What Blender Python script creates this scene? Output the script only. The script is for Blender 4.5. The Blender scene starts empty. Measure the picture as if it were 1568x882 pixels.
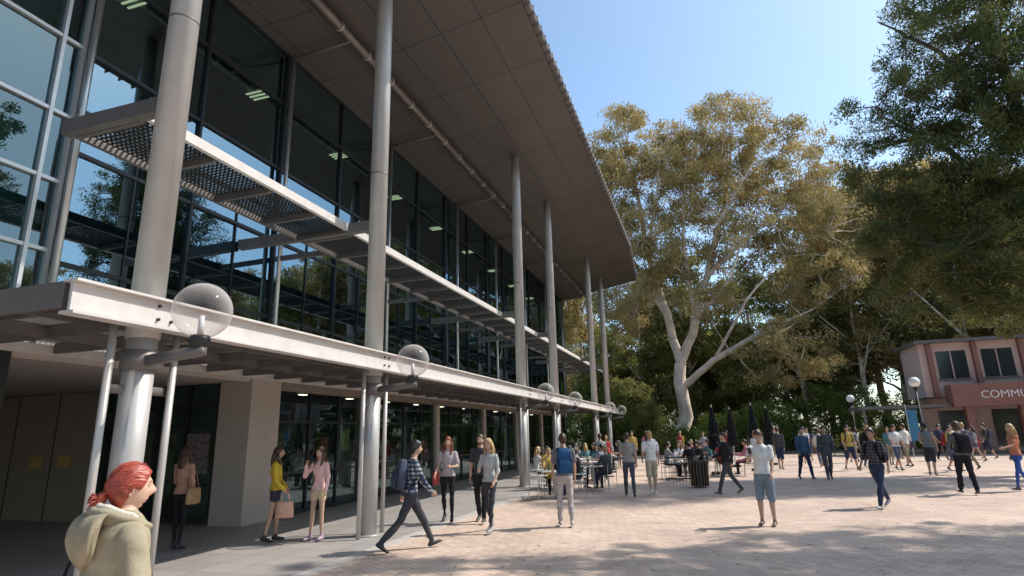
import bpy, math, random
import numpy as np
from mathutils import Matrix, Vector
random.seed(7); RNG=np.random.default_rng(11)
scn=bpy.context.scene
rad=math.radians
# ------------------------------------------------------------------ materials
MATS={}
def nodes_of(name):
    m=bpy.data.materials.new(name); m.use_nodes=True
    nt=m.node_tree; b=nt.nodes['Principled BSDF']
    return m,nt,b
def pm(name,col,rough=0.6,metal=0.0,var=0.15,scale=3.0,bump=0.0,bscale=30.0,spec=0.5,detail=4.0,stretch=None):
    if name in MATS: return MATS[name]
    m,nt,b=nodes_of(name)
    tc=nt.nodes.new('ShaderNodeTexCoord'); src=tc.outputs['Object']
    if stretch:
        mp=nt.nodes.new('ShaderNodeMapping'); mp.inputs['Scale'].default_value=stretch; nt.links.new(src,mp.inputs['Vector']); src=mp.outputs[0]
    n=nt.nodes.new('ShaderNodeTexNoise'); n.inputs['Scale'].default_value=scale; n.inputs['Detail'].default_value=detail
    nt.links.new(src,n.inputs['Vector'])
    r=nt.nodes.new('ShaderNodeValToRGB')
    r.color_ramp.elements[0].position=0.3; r.color_ramp.elements[1].position=0.7
    r.color_ramp.elements[0].color=(*[c*(1-var) for c in col],1)
    r.color_ramp.elements[1].color=(*[min(1,c*(1+var)) for c in col],1)
    nt.links.new(n.outputs['Fac'],r.inputs['Fac']); nt.links.new(r.outputs['Color'],b.inputs['Base Color'])
    b.inputs['Roughness'].default_value=rough; b.inputs['Metallic'].default_value=metal
    b.inputs['Specular IOR Level'].default_value=spec
    if bump>0:
        n2=nt.nodes.new('ShaderNodeTexNoise'); n2.inputs['Scale'].default_value=bscale; n2.inputs['Detail'].default_value=4
        nt.links.new(src,n2.inputs['Vector'])
        bp=nt.nodes.new('ShaderNodeBump'); bp.inputs['Strength'].default_value=bump; bp.inputs['Distance'].default_value=0.01
        nt.links.new(n2.outputs['Fac'],bp.inputs['Height']); nt.links.new(bp.outputs['Normal'],b.inputs['Normal'])
    MATS[name]=m; return m
def cloth(col):
    return pm('cloth_%02x%02x%02x'%tuple(int(c*255) for c in col),col,rough=0.9,var=0.14,scale=9,bump=0.25,bscale=60,spec=0.15)
def plaid(c1,c2,s=28):
    nm='plaid_%02x%02x'%(int(c1[0]*255),int(c2[2]*255))
    if nm in MATS: return MATS[nm]
    m,nt,b=nodes_of(nm)
    tc=nt.nodes.new('ShaderNodeTexCoord')
    prev=None
    for d in ('X','Z'):
        w=nt.nodes.new('ShaderNodeTexWave'); w.bands_direction=d; w.inputs['Scale'].default_value=s/6; w.inputs['Distortion'].default_value=0.6
        nt.links.new(tc.outputs['Object'],w.inputs['Vector'])
        if prev is None: prev=w
        else:
            a=nt.nodes.new('ShaderNodeMath'); a.operation='MULTIPLY'
            nt.links.new(prev.outputs['Fac'],a.inputs[0]); nt.links.new(w.outputs['Fac'],a.inputs[1])
            r=nt.nodes.new('ShaderNodeValToRGB'); r.color_ramp.elements[0].color=(*c1,1); r.color_ramp.elements[1].color=(*c2,1)
            r.color_ramp.elements[0].position=0.1; r.color_ramp.elements[1].position=0.6
            nt.links.new(a.outputs[0],r.inputs['Fac']); nt.links.new(r.outputs['Color'],b.inputs['Base Color'])
    b.inputs['Roughness'].default_value=0.9; MATS[nm]=m; return m
def leafmat(name,c1,c2,trans=0.4,ns=.35):
    m=bpy.data.materials.new(name); m.use_nodes=True; nt=m.node_tree; nt.nodes.clear()
    out=nt.nodes.new('ShaderNodeOutputMaterial')
    tc=nt.nodes.new('ShaderNodeTexCoord')
    n=nt.nodes.new('ShaderNodeTexNoise'); n.inputs['Scale'].default_value=ns; n.inputs['Detail'].default_value=8; n.inputs['Roughness'].default_value=0.75
    nt.links.new(tc.outputs['Object'],n.inputs['Vector'])
    oi=nt.nodes.new('ShaderNodeObjectInfo')
    r=nt.nodes.new('ShaderNodeValToRGB'); r.color_ramp.elements[0].position=0.36; r.color_ramp.elements[1].position=0.64
    r.color_ramp.elements[0].color=(*c1,1); r.color_ramp.elements[1].color=(*c2,1)
    nt.links.new(n.outputs['Fac'],r.inputs['Fac'])
    hv=nt.nodes.new('ShaderNodeHueSaturation')
    mr=nt.nodes.new('ShaderNodeMapRange'); mr.inputs['To Min'].default_value=0.8; mr.inputs['To Max'].default_value=1.25
    nt.links.new(oi.outputs['Random'],mr.inputs['Value']); nt.links.new(mr.outputs[0],hv.inputs['Value'])
    nt.links.new(r.outputs['Color'],hv.inputs['Color'])
    d=nt.nodes.new('ShaderNodeBsdfDiffuse'); t=nt.nodes.new('ShaderNodeBsdfTranslucent')
    nt.links.new(hv.outputs[0],d.inputs['Color']); nt.links.new(hv.outputs[0],t.inputs['Color'])
    mx=nt.nodes.new('ShaderNodeMixShader'); mx.inputs[0].default_value=trans
    nt.links.new(d.outputs[0],mx.inputs[1]); nt.links.new(t.outputs[0],mx.inputs[2])
    nt.links.new(mx.outputs[0],out.inputs['Surface'])
    MATS[name]=m; return m
def glassmat(name,tint,gl=(0.9,0.95,1.0),ior=1.9,rough=0.0):
    m=bpy.data.materials.new(name); m.use_nodes=True; nt=m.node_tree; nt.nodes.clear()
    out=nt.nodes.new('ShaderNodeOutputMaterial')
    f=nt.nodes.new('ShaderNodeFresnel'); f.inputs['IOR'].default_value=ior
    t=nt.nodes.new('ShaderNodeBsdfTransparent'); t.inputs['Color'].default_value=(*tint,1)
    g=nt.nodes.new('ShaderNodeBsdfGlossy'); g.inputs['Roughness'].default_value=rough; g.inputs['Color'].default_value=(*gl,1)
    mx=nt.nodes.new('ShaderNodeMixShader')
    nt.links.new(f.outputs[0],mx.inputs[0]); nt.links.new(t.outputs[0],mx.inputs[1]); nt.links.new(g.outputs[0],mx.inputs[2])
    nt.links.new(mx.outputs[0],out.inputs['Surface']); MATS[name]=m; return m
def emis(name,col,s):
    m,nt,b=nodes_of(name); b.inputs['Base Color'].default_value=(*col,1)
    b.inputs['Emission Color'].default_value=(*col,1); b.inputs['Emission Strength'].default_value=s; MATS[name]=m; return m
# ------------------------------------------------------------------ mesh builder
class MB:
    def __init__(s): s.v=[]; s.f=[]; s.m=[]; s.mats=[]
    def mi(s,mat):
        if mat not in s.mats: s.mats.append(mat)
        return s.mats.index(mat)
    def face(s,vs,mat):
        b=len(s.v); s.v+= [tuple(v) for v in vs]; s.f.append(list(range(b,b+len(vs)))); s.m.append(s.mi(mat))
    def box(s,x0,x1,y0,y1,z0,z1,mat):
        b=len(s.v); k=s.mi(mat)
        s.v+=[(x0,y0,z0),(x1,y0,z0),(x1,y1,z0),(x0,y1,z0),(x0,y0,z1),(x1,y0,z1),(x1,y1,z1),(x0,y1,z1)]
        for q in ((0,3,2,1),(4,5,6,7),(0,1,5,4),(1,2,6,5),(2,3,7,6),(3,0,4,7)):
            s.f.append([b+i for i in q]); s.m.append(k)
    def obox(s,p0,p1,w,h,mat):
        p0=Vector(p0);p1=Vector(p1);d=(p1-p0).normalized()
        up=Vector((0,0,1)) if abs(d.z)<0.95 else Vector((1,0,0))
        a=d.cross(up).normalized(); c=a.cross(d).normalized(); b=len(s.v);k=s.mi(mat)
        for p in (p0,p1):
            for i,j in ((-1,-1),(1,-1),(1,1),(-1,1)): s.v.append(tuple(p+a*w/2*i+c*h/2*j))
        for q in ((0,1,2,3),(7,6,5,4),(0,4,5,1),(1,5,6,2),(2,6,7,3),(3,7,4,0)):
            s.f.append([b+i for i in q]); s.m.append(k)
    def tube(s,pts,rs,n,mat,flat=None,caps=True):
        pts=[Vector(p) for p in pts]; k=s.mi(mat); b=len(s.v); N=len(pts)
        ref=None
        for i,p in enumerate(pts):
            d=(pts[min(i+1,N-1)]-pts[max(i-1,0)])
            if d.length<1e-7: d=Vector((0,0,1))
            d.normalize()
            if ref is None:
                if flat is not None: ref=Vector(flat)
                else: ref=Vector((1,0,0)) if abs(d.x)<0.8 else Vector((0,1,0))
            a=(ref-d*ref.dot(d)).normalized(); c=d.cross(a); ref=a
            r=rs[i]; rx,ry=(r if isinstance(r,(tuple,list)) else (r,r))
            for j in range(n):
                t=2*math.pi*j/n
                s.v.append(tuple(p+a*rx*math.cos(t)+c*ry*math.sin(t)))
        for i in range(N-1):
            for j in range(n):
                s.f.append([b+i*n+j,b+i*n+(j+1)%n,b+(i+1)*n+(j+1)%n,b+(i+1)*n+j]); s.m.append(k)
        if caps:
            s.f.append([b+j for j in range(n)][::-1]); s.m.append(k)
            s.f.append([b+(N-1)*n+j for j in range(n)]); s.m.append(k)
    def cyl(s,x,y,z0,z1,r,mat,n=24,r1=None): s.tube([(x,y,z0),(x,y,z1)],[r,r if r1 is None else r1],n,mat)
    def capsule(s,p0,p1,r0,r1,mat,n=12,bulge=0.0):
        p0=Vector(p0);p1=Vector(p1);d=(p1-p0)
        if d.length<1e-6: d=Vector((0,0,1e-4)); p1=p0+d
        u=d.normalized()
        pts=[p0-u*r0*.95,p0-u*r0*.7,p0,p0.lerp(p1,.3),p0.lerp(p1,.65),p1,p1+u*r1*.7,p1+u*r1*.95]
        rm=r0+(r1-r0)*.3; rn=r0+(r1-r0)*.65
        s.tube(pts,[r0*.3,r0*.71,r0,rm*(1+bulge),rn*(1+bulge*.6),r1,r1*.71,r1*.3],n,mat)
    def sphere(s,c,r,mat,nu=12,nv=8):
        c=Vector(c); rx,ry,rz=(r if isinstance(r,(tuple,list)) else (r,r,r))
        k=s.mi(mat); b=len(s.v)
        for i in range(nv+1):
            ph=-math.pi/2+math.pi*i/nv
            for j in range(nu):
                t=2*math.pi*j/nu; cp=max(math.cos(ph),1e-4)
                s.v.append((c.x+rx*cp*math.cos(t),c.y+ry*cp*math.sin(t),c.z+rz*math.sin(ph)))
        for i in range(nv):
            for j in range(nu):
                s.f.append([b+i*nu+j,b+i*nu+(j+1)%nu,b+(i+1)*nu+(j+1)%nu,b+(i+1)*nu+j]); s.m.append(k)
    def xform(s,M,start=0):
        for i in range(start,len(s.v)): s.v[i]=tuple(M@Vector(s.v[i]))
    def obj(s,name,parent=None,smooth=False,loc=None,bevel=0,auto=False):
        me=bpy.data.meshes.new(name); me.from_pydata(s.v,[],s.f)
        for mt in s.mats: me.materials.append(mt)
        me.polygons.foreach_set('material_index',s.m)
        if smooth: me.polygons.foreach_set('use_smooth',[True]*len(s.f))
        me.update()
        o=bpy.data.objects.new(name,me); scn.collection.objects.link(o)
        if loc is not None: o.location=loc
        if parent is not None: o.parent=parent
        if bevel:
            md=o.modifiers.new('bevel','BEVEL'); md.width=bevel; md.segments=2; md.limit_method='ANGLE'
        if auto:
            for p in me.polygons: p.use_smooth=(len(p.vertices)==4)
        return o
def empty(name,loc=(0,0,0),rot=0):
    e=bpy.data.objects.new(name,None); e.location=loc; e.rotation_euler=(0,0,rot); e.empty_display_size=0.3
    scn.collection.objects.link(e); return e
# ------------------------------------------------------------------ people
SK1=(0.50,0.31,0.22); SK2=(0.36,0.21,0.14)
def skinm(c): return pm('skin_%02x'%int(c[0]*255),c,rough=0.5,var=0.06,scale=12,spec=0.4)
def hairm(c): return pm('hair_%02x%02x'%(int(c[0]*255),int(c[1]*255)),c,rough=0.42,var=0.4,scale=50,bump=0.3,bscale=90,spec=0.5,stretch=(1,.2,.45))
BLK=(0.015,0.013,0.012); BRN=(0.06,0.032,0.018); BLD=(0.42,0.27,0.12); RED=(0.30,0.05,0.028)
def headgrid(nu=36,nv=28):
    P=[]
    for i in range(nv+1):
        la=-math.pi/2+math.pi*i/nv
        for j in range(nu):
            lo=2*math.pi*j/nu
            P.append((math.cos(la)*math.sin(lo),math.cos(la)*math.cos(lo),math.sin(la)))
    F=[[i*nu+j,i*nu+(j+1)%nu,(i+1)*nu+(j+1)%nu,(i+1)*nu+j] for i in range(nv) for j in range(nu)]
    return np.array(P),F
GRIDS={False:headgrid(),True:headgrid(128,90)}
def headshape(HD,face=True):
    p=HD*np.array([.075,.097,.118]); x,y,z=p[:,0].copy(),p[:,1].copy(),p[:,2].copy()
    t=np.clip(-z/.118,0,1); x*=1-.32*t**1.4
    y=np.where(y>0,y*(1-.05*t),y*(1-.42*t))
    f=HD[:,1]>0.2
    if face:
        y+=f*.024*np.exp(-(x/.013)**2-((z+.024)/.020)**2)+f*.012*np.exp(-(x/.010)**2-((z+.002)/.022)**2)
        y-=f*.010*np.exp(-((abs(x)-.03)/.017)**2-((z-.008)/.014)**2)
        y+=f*.005*np.exp(-(x/.05)**2-((z-.034)/.012)**2)
        y+=f*.006*np.exp(-(x/.022)**2-((z+.062)/.006)**2)+f*.006*np.exp(-(x/.018)**2-((z+.074)/.006)**2)
        y-=f*.004*np.exp(-(x/.03)**2-((z+.086)/.007)**2)
        y+=f*.010*np.exp(-(x/.028)**2-((z+.103)/.016)**2)
    return np.stack([x,y,z],1)
def add_head(par,M,skin,haircol,style,hat=None,seed=0,beard=False,fine=False):
    HD,HF=GRIDS[fine]
    sm=skinm(skin); hm=hairm(haircol); lip=pm('lips',(0.40,0.14,0.12),rough=.4,var=.05); wh=pm('eye_white',(0.65,0.62,0.6),rough=.2,var=.02); dk=pm('iris',(0.02,0.015,0.01),rough=.1,var=.02)
    mb=MB(); P=headshape(HD); b=len(mb.v); mb.v+=[tuple(v) for v in P]
    k=mb.mi(sm); kl=mb.mi(lip); kh=mb.mi(hm)
    for f in HF:
        c=P[f].mean(0); mm=k
        if c[1]>.05 and abs(c[0])<.023 and abs(c[2]+.067)<.009*(1-abs(c[0])/.03): mm=kl
        elif beard and c[2]<-.05 and c[1]>-.02: mm=kh
        mb.f.append(list(f)); mb.m.append(mm)
    for s in (-1,1):
        mb.sphere((s*.030,.0725,.008),.0125,wh,10,8); mb.sphere((s*.030,.0815,.008),.0058,dk,8,6)
        if fine: mb.tube([(s*.014,.083,.010),(s*.022,.086,.0175),(s*.034,.0845,.0175),(s*.044,.077,.010)],[.003]*4,6,sm)
        mb.tube([(s*.014,.091,.028),(s*.028,.090,.033),(s*.045,.081,.029)],[.002,.003,.0015],6,hm)
        mb.sphere((s*.074,-.010,-.005),(.009,.018,.030),sm,10,8)
        if fine:
            q=[(s*.082,-.010+math.cos(a)*.016,-.002+math.sin(a)*.026) for a in np.linspace(-1.2,3.6,12)]; mb.tube(q,[.004]*12,6,sm)
            mb.sphere((s*.083,-.008,-.030),(.004,.007,.008),sm,8,6)
    mb.xform(M); h=mb.obj('head',par,smooth=True)
    mb=MB(); P=headshape(HD,False); lo=np.degrees(np.abs(np.arctan2(HD[:,0],HD[:,1])))
    line=np.interp(lo,[0,35,60,80,100,130,180],[.066,.060,.03,.0,-.02,-.07,-.085])
    if style in('long','pony','bun','bob'): line=np.interp(lo,[0,35,60,80,100,130,180],[.070,.060,.015,-.02,-.05,-.09,-.10])
    if fine: line=np.interp(lo,[0,30,50,66,84,100,130,180],[.068,.058,.030,-.008,.002,-.045,-.09,-.10])
    msk=np.clip((P[:,2]-line)/(.010 if fine else .014)+.5,0,1)
    rr=np.random.default_rng(seed); nz=sum(np.sin(HD@rr.normal(size=3)*rr.uniform(7,16)+rr.uniform(0,6)) for _ in range(6))/6
    vol={'short':.016,'messy':.026,'long':.018,'pony':.010,'bun':.014,'bob':.026,'buzz':.006}[style]
    if fine:
        ax=np.arctan2(P[:,0],P[:,2]+.03); nz=nz*1.1+.35*np.sin(ax*46+3*np.sin(P[:,1]*35))+.25*np.sin(ax*23+P[:,1]*30+1)+.2*np.sin(ax*85+2*np.sin(P[:,1]*50)); vol=.016+.008*np.clip(-HD[:,1],0,1)
        sc=.95+msk*(.05+(vol+nz*.0036)/.1)
    else: sc=.93+msk*(.07+(vol+nz*vol*.55)/.1)
    P=P*sc[:,None]
    mb.v+=[tuple(v) for v in P]; k=mb.mi(hm)
    for f in HF: mb.f.append(list(f)); mb.m.append(k)
    if style=='long':
        mb.tube([(0,-.05,.03),(0,-.085,-.06),(0,-.105,-.15),(0,-.11,-.24),(0,-.10,-.32)],[(.075,.05),(.088,.05),(.09,.045),(.08,.035),(.04,.015)],14,hm,flat=(1,0,0))
        for s in(-1,1): mb.tube([(s*.06,.0,.05),(s*.085,.0,-.05),(s*.09,.01,-.14),(s*.085,.045,-.22),(s*.08,.06,-.27)],[.02,.024,.026,.022,.008],8,hm)
    elif style=='bob':
        mb.tube([(0,-.04,.03),(0,-.06,-.06),(0,-.06,-.13),(0,-.05,-.15)],[(.08,.06),(.095,.065),(.09,.06),(.06,.04)],14,hm,flat=(1,0,0))
    elif style=='pony':
        mb.tube([(0,-.09,.03),(0,-.135,.035),(0,-.155,-.03),(0,-.145,-.12),(0,-.12,-.19)],[.018,.026,.032,.026,.006],10,hm)
    elif style=='bun':
        for q in range(26):
            a0=rr.uniform(0,6.28); tilt=rr.uniform(-.9,.9); R_=rr.uniform(.018,.034); c0=Vector((0,-.128,-.045)); pts=[]
            for w in range(9):
                a=a0+w*.55; v=Vector((math.cos(a)*R_,math.sin(a)*R_*.9,math.sin(a+tilt)*R_)); pts.append(c0+v+Vector((0,-.006*w*.4,0)))
            mb.tube(pts,[.004,.007,.009,.010,.010,.009,.007,.005,.002],6,hm)
        mb.sphere((0,-.128,-.045),(.030,.028,.030),hm,14,10)
        for q in range(20):
            a=rr.uniform(0,6.28); c=Vector((math.cos(a)*.02,-.14,-.05+math.sin(a)*.02))
            mb.tube([c,c+Vector((math.cos(a)*.02,-.03,-.006+math.sin(a)*.02)),c+Vector((math.cos(a)*.035,-.045,-.035+math.sin(a)*.02))],[.005,.004,.001],5,hm)
        for q in range(60):
            a=rr.uniform(-1.5,1.5); y=rr.uniform(-.07,.07); c=Vector((math.sin(a)*.088,y,math.cos(a)*.128)); 
            mb.tube([c*.99,c*1.03+Vector((0,-.025,0)),c*1.035+Vector((0,-.055,-.014))],[.0014,.0012,.0005],4,hm)
    mb.xform(M); mb.obj('hair',par,smooth=True)
    if hat:
        mb=MB(); c=cloth(hat)
        mb.tube([(0,-.005,.035),(0,-.005,.08),(0,-.005,.12),(0,-.005,.135)],[(.098,.122),(.096,.118),(.07,.085),(.02,.02)],20,c,flat=(1,0,0))
        mb.tube([(0,.09,.05),(0,.14,.045),(0,.19,.035)],[(.075,.008),(.07,.007),(.04,.005)],12,c,flat=(1,0,0))
        mb.xform(M); mb.obj('cap',par,smooth=True)
def hand(mb,w,d,side,nrm,mat,curl=35,s=1.0):
    d=Vector(d).normalized(); n=Vector(nrm); n=(n-d*n.dot(d)).normalized(); b=d.cross(n).normalized()
    w=Vector(w)
    mb.tube([w-d*.02,w,w+d*.03*s,w+d*.07*s,w+d*.092*s],[(.022*s,.018*s),(.026*s,.018*s),(.038*s,.019*s),(.042*s,.016*s),(.034*s,.010*s)],10,mat,flat=b)
    fw=Vector((0,1,0)); sg=1 if b.dot(fw)+0.3*b.z>=0 else -1
    for i,(o,L) in enumerate(((.030,.070),(.011,.080),(-.009,.074),(-.028,.058))):
        p=w+d*.078*s+b*sg*o*s; a=0; pts=[p-d*.012]; 
        for j,fr in enumerate((.45,.3,.25)):
            a+=rad(curl*(0.6+.25*j)+4*i); p=p+(d*math.cos(a)+n*math.sin(a))*L*fr*s; pts.append(p.copy())
        mb.tube(pts,[.0095*s,.009*s,.008*s,.006*s],6,mat)
    p=w+d*.022*s+b*sg*.026*s; dd=(d*.7+b*sg*.65+n*.3).normalized()
    p2=p+dd*.036*s; p3=p2+(d*.85+n*.5+b*sg*.2).normalized()*.03*s
    mb.tube([p-dd*.015,p,p2,p3],[.012*s,.013*s,.011*s,.007*s],6,mat)
PCOUNT=[0]
def person(name,pos,heading,h=1.75,fem=False,top=(.1,.1,.1),tl='long',bot=(.03,.04,.07),bl='long',skin=SK1,hair=BRN,style='short',shoe=(.05,.05,.05),
           legs=(0,0,0,0),arms=((0,8,10,0),(0,8,10,0)),lean=0,hp=0,hy=0,bag=None,bagc=(.03,.03,.04),vox=.017,topm=None,hat=None,hem=.93,jacket=0,phone=False,seat=None,hood=None,wide=1.0,beard=False):
    PCOUNT[0]+=1; sd=PCOUNT[0]
    e=empty(name,(pos[0],pos[1],0),rad(-heading)); S=h/1.75
    g=.90 if fem else 1.0
    sm=skinm(skin); tm=topm or cloth(top); bm=cloth(bot); shm=pm('shoe_%02x%02x'%(int(shoe[0]*255),int(shoe[2]*255)),shoe,rough=.5,var=.1)
    V=Vector; body=MB(); segs=[]
    def cap(p0,p1,r0,r1,lab,bulge=0.0,n=12): body.capsule(p0,p1,r0,r1,sm,n,bulge); segs.append((V(p0),V(p1),r0,r1,lab))
    RL=Matrix.Rotation(-rad(lean),4,'X'); HZ=V((0,0,.95))
    def U(p): return (RL@(V(p)-HZ))+HZ
    hx=.088
    feet=[]
    for i,s in enumerate((-1,1)):
        a,b=rad(legs[2*i]),rad(legs[2*i+1]); out=.03
        hip=V((s*hx,0,.92)); kn=hip+V((s*out*.4,math.sin(a)*.44,-math.cos(a)*.44)); c=a-b
        an=kn+V((s*out*.2,math.sin(c)*.40,-math.cos(c)*.40))
        ft=c*0.75+ (0 if b<rad(30) else -rad(8))
        if seat: ft=0
        feet.append((s,hip,kn,an,ft))
    def footpts(s,an,ft):
        R=Matrix.Rotation(ft,3,'X')
        f=lambda v: an+R@V(v)
        return f((0,-.055,-.045)),f((s*.005,.05,-.055)),f((s*.012,.145,-.066))
    low=min(min(p.z-.03 for p in footpts(s,an,ft)) for s,_,_,an,ft in feet)
    for s,hip,kn,an,ft in feet:
        if bl=='long':
            cap(hip,kn,.092*g*wide,.064*g*wide,'b'); cap(kn,an+V((0,0,.02)),.062*g*wide,.050*g*wide,'b',.06)
            cap(an+V((0,0,.03)),an,.036,.034,'k')
        elif bl=='slim':
            cap(hip,kn,.086*g,.054*g,'b'); cap(kn,an+V((0,0,.01)),.052*g,.036*g,'b',.16); cap(an+V((0,0,.03)),an,.03,.03,'s')
        elif bl=='shorts':
            k2=hip.lerp(kn,1.02); cap(hip,k2,.096*g,.078*g,'b'); cap(kn,kn+(an-kn)*.1,.052,.05,'s'); cap(kn,an,.052*g,.033*g,'s',.18)
        elif bl=='mini':
            k2=hip.lerp(kn,.35); cap(hip,k2,.094*g,.088*g,'b'); cap(hip,kn,.076*g,.05*g,'s'); cap(kn,an,.048*g,.031*g,'s',.18)
        p0,p1,p2=footpts(s,an,ft)
        body.tube([p0+V((0,-.025,0)),p0,p1,p2,p2+V((0,.04,-.006))],[(.018,.018),(.036,.038),(.042,.034),(.040,.022),(.015,.010)],12,sm,flat=(1,0,0))
        segs.append((p0,p1,.038,.036,'f')); segs.append((p1,p2+V((0,.02,0)),.036,.025,'f'))
        cap(an+V((0,0,.01)),an+V((0,0,-.045)),.036,.036,'f')
    w=(1.0 if not fem else .90)*(1+jacket*.20)
    prof=[(.84,.10,.08),(.88,.155,.11),(.95,.168,.118),(1.04,.145 if not fem else .132,.105),(1.12,.140 if not fem else .122,.10),(1.24,.160,.118),(1.33,.172,.122),(1.40,.168,.105),(1.445,.125,.08),(1.475,.075,.062)]
    if fem: prof[5]=(1.24,.150,.125)
    if jacket: prof[1]=(.86,.165,.12); prof[3]=(1.04,.16,.12); prof[4]=(1.12,.16,.12); prof[7]=(1.41,.172,.11); prof[8]=(1.46,.135,.09); prof[9]=(1.50,.08,.07)
    body.tube([U((0,-.005 if z<1.2 else -.012,z)) for z,_,_ in prof],[(a*w*(1 if z>1 else 1/g*1.0 if fem else 1),b*w) for z,a,b in prof],22,sm,flat=(1,0,0))
    if seat is None: body.capsule((-.07,0,.88),(.07,0,.88),.10,.10,sm)
    segs.append((U((0,0,.9)),U((0,0,1.38)),.14,.15,'t')); segs.append((U((-.09,0,.93)),U((.09,0,.93)),.09,.09,'t'))
    segs.append((U((-.12,0,1.38)),U((.12,0,1.38)),.08,.08,'t'))
    nk0=U((0,-.012,1.42)); nk1=U((0,.006,1.56)); cap(nk0,nk1,.056*g,.052*g,'n')
    shx=.178*(.88 if fem else 1)*(1+jacket*.20)
    hb=MB(); wr=[]
    for i,s in enumerate((-1,1)):
        f,ab,el,tw=arms[i]; f=rad(f);ab=rad(ab);el=rad(el);tw=rad(tw)
        sh=U((s*shx,-.008,1.405)); 
        d1=V((s*math.sin(ab),math.sin(f)*math.cos(ab),-math.cos(f)*math.cos(ab)))
        elb=sh+d1*.285
        d2=V((-s*math.sin(tw)+s*math.sin(ab)*.3*math.cos(tw),math.sin(f+el)*math.cos(tw),-math.cos(f+el)*math.cos(tw))).normalized()
        wri=elb+d2*.245
        th=.010 if tl=='long' else .004
        if jacket: th=.024
        if tl=='long':
            cap(sh,elb,(.050+th)*g,(.040+th)*g,'t'); cap(elb,wri-d2*.01,(.040+th)*g,(.029+th)*g,'t')
        elif tl=='roll':
            cap(sh,elb,(.050+th)*g,(.044+th)*g,'t'); cap(elb,elb+d2*.07,.045*g,.043*g,'t'); cap(elb,wri,.036*g,.025*g,'s')
        elif tl=='short':
            cap(sh,sh+d1*.19,(.056+th)*g,(.055+th)*g,'t'); cap(sh,elb,.042*g,.038*g,'s'); cap(elb,wri,.038*g,.025*g,'s',.08)
        else:
            cap(sh,sh+d1*.03,.05*g,.048*g,'s' if tl=='none' else 't'); cap(sh,elb,.042*g,.036*g,'s'); cap(elb,wri,.036*g,.024*g,'s',.08)
        hand(hb,wri,d2,s,V((-s,0.1,0)),sm,curl=45 if bag=='tote' and i==1 else 28,s=.95*g)
        wr.append((wri,d2,elb,sh))
    me=bpy.data.meshes.new('tmp'); me.from_pydata(body.v,[],body.f); to=bpy.data.objects.new('tmp',me); scn.collection.objects.link(to)
    md=to.modifiers.new('r','REMESH'); md.mode='VOXEL'; md.voxel_size=vox
    m2=to.modifiers.new('s','SMOOTH'); m2.iterations=4 if not jacket else 10; m2.factor=.5
    dg=bpy.context.evaluated_depsgraph_get(); ne=bpy.data.meshes.new_from_object(to.evaluated_get(dg)); 
    bpy.data.objects.remove(to); bpy.data.meshes.remove(me)
    n=len(ne.vertices); co=np.empty(n*3); ne.vertices.foreach_get('co',co); co=co.reshape(-1,3)
    nf=len(ne.polygons); cen=np.empty(nf*3); ne.polygons.foreach_get('center',cen); cen=cen.reshape(-1,3)
    def labs(P):
        best=np.full(len(P),9e9); lab=np.zeros(len(P),int)
        for q,(a,b,r0,r1,l) in enumerate(segs):
            a=np.array(a);b=np.array(b);d=b-a;L=max(d@d,1e-9); tt=np.clip(((P-a)@d)/L,0,1)
            dist=np.linalg.norm(P-(a+tt[:,None]*d),axis=1)-(r0+(r1-r0)*tt)
            k=dist<best; best[k]=dist[k]; lab[k]=q
        return lab
    lf=labs(cen)
    order={'t':0,'b':1,'s':2,'f':3}
    for mt in (tm,bm,sm,shm): ne.materials.append(mt)
    RLi=np.array(RL.to_3x3().inverted()); loc=(cen-np.array(HZ))@RLi.T+np.array(HZ)
    mi=np.zeros(nf,int)
    for q in range(nf):
        l=segs[lf[q]][4]
        if l=='t' and loc[q,2]<hem and abs(loc[q,0])<.17: 
            if segs[lf[q]][2]>.07: l='b'
        if l=='b' and loc[q,2]>hem: l='t'
        if l=='n': l='s' if loc[q,2]>1.462-(.03 if loc[q,1]>.03 else 0) else 't'
        if l=='t' and loc[q,2]>1.475 and abs(loc[q,0])<.075 and not jacket: l='s'
        if l=='k': l='b'
        mi[q]=order[l]
    ne.polygons.foreach_set('material_index',mi); ne.polygons.foreach_set('use_smooth',[True]*nf)
    rr=np.random.default_rng(sd*3+1); nrm=np.empty(n*3); ne.vertices.foreach_get('normal',nrm); nrm=nrm.reshape(-1,3)
    wv=np.zeros(n)
    for _ in range(7):
        k=rr.normal(size=3)*np.array([14,14,26]); wv+=np.sin(co@k+rr.uniform(0,6.28))
    if jacket:
        wv=1.2*np.abs(np.sin(co@np.array([16,8,12])+2*np.sin(co@np.array([5,9,7]))))+1.1*np.abs(np.sin(co@np.array([-14,10,16])+2*np.sin(co@np.array([9,-4,6]))))+.15*wv
    vm=np.zeros(n)
    for p,mm in zip(ne.polygons,mi):
        if mm<2: vm[list(p.vertices)]=1
    co=co+nrm*(wv*vm*(.0024 if not jacket else .006))[:,None]
    ne.vertices.foreach_set('co',co.ravel()); ne.update()
    ob=bpy.data.objects.new('body',ne); scn.collection.objects.link(ob); ob.parent=e
    hb.obj('hands',e,smooth=True)
    nk=U((0,.012,1.632)); Mh=Matrix.Translation(nk)@Matrix.Rotation(rad(-hy),4,'Z')@Matrix.Rotation(-rad(hp+lean*.4),4,'X')@Matrix.Scale(.97,4)
    add_head(e,Mh,skin,hair,style,hat,sd,beard,fine=bool(hood))
    bc=cloth(bagc)
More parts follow.
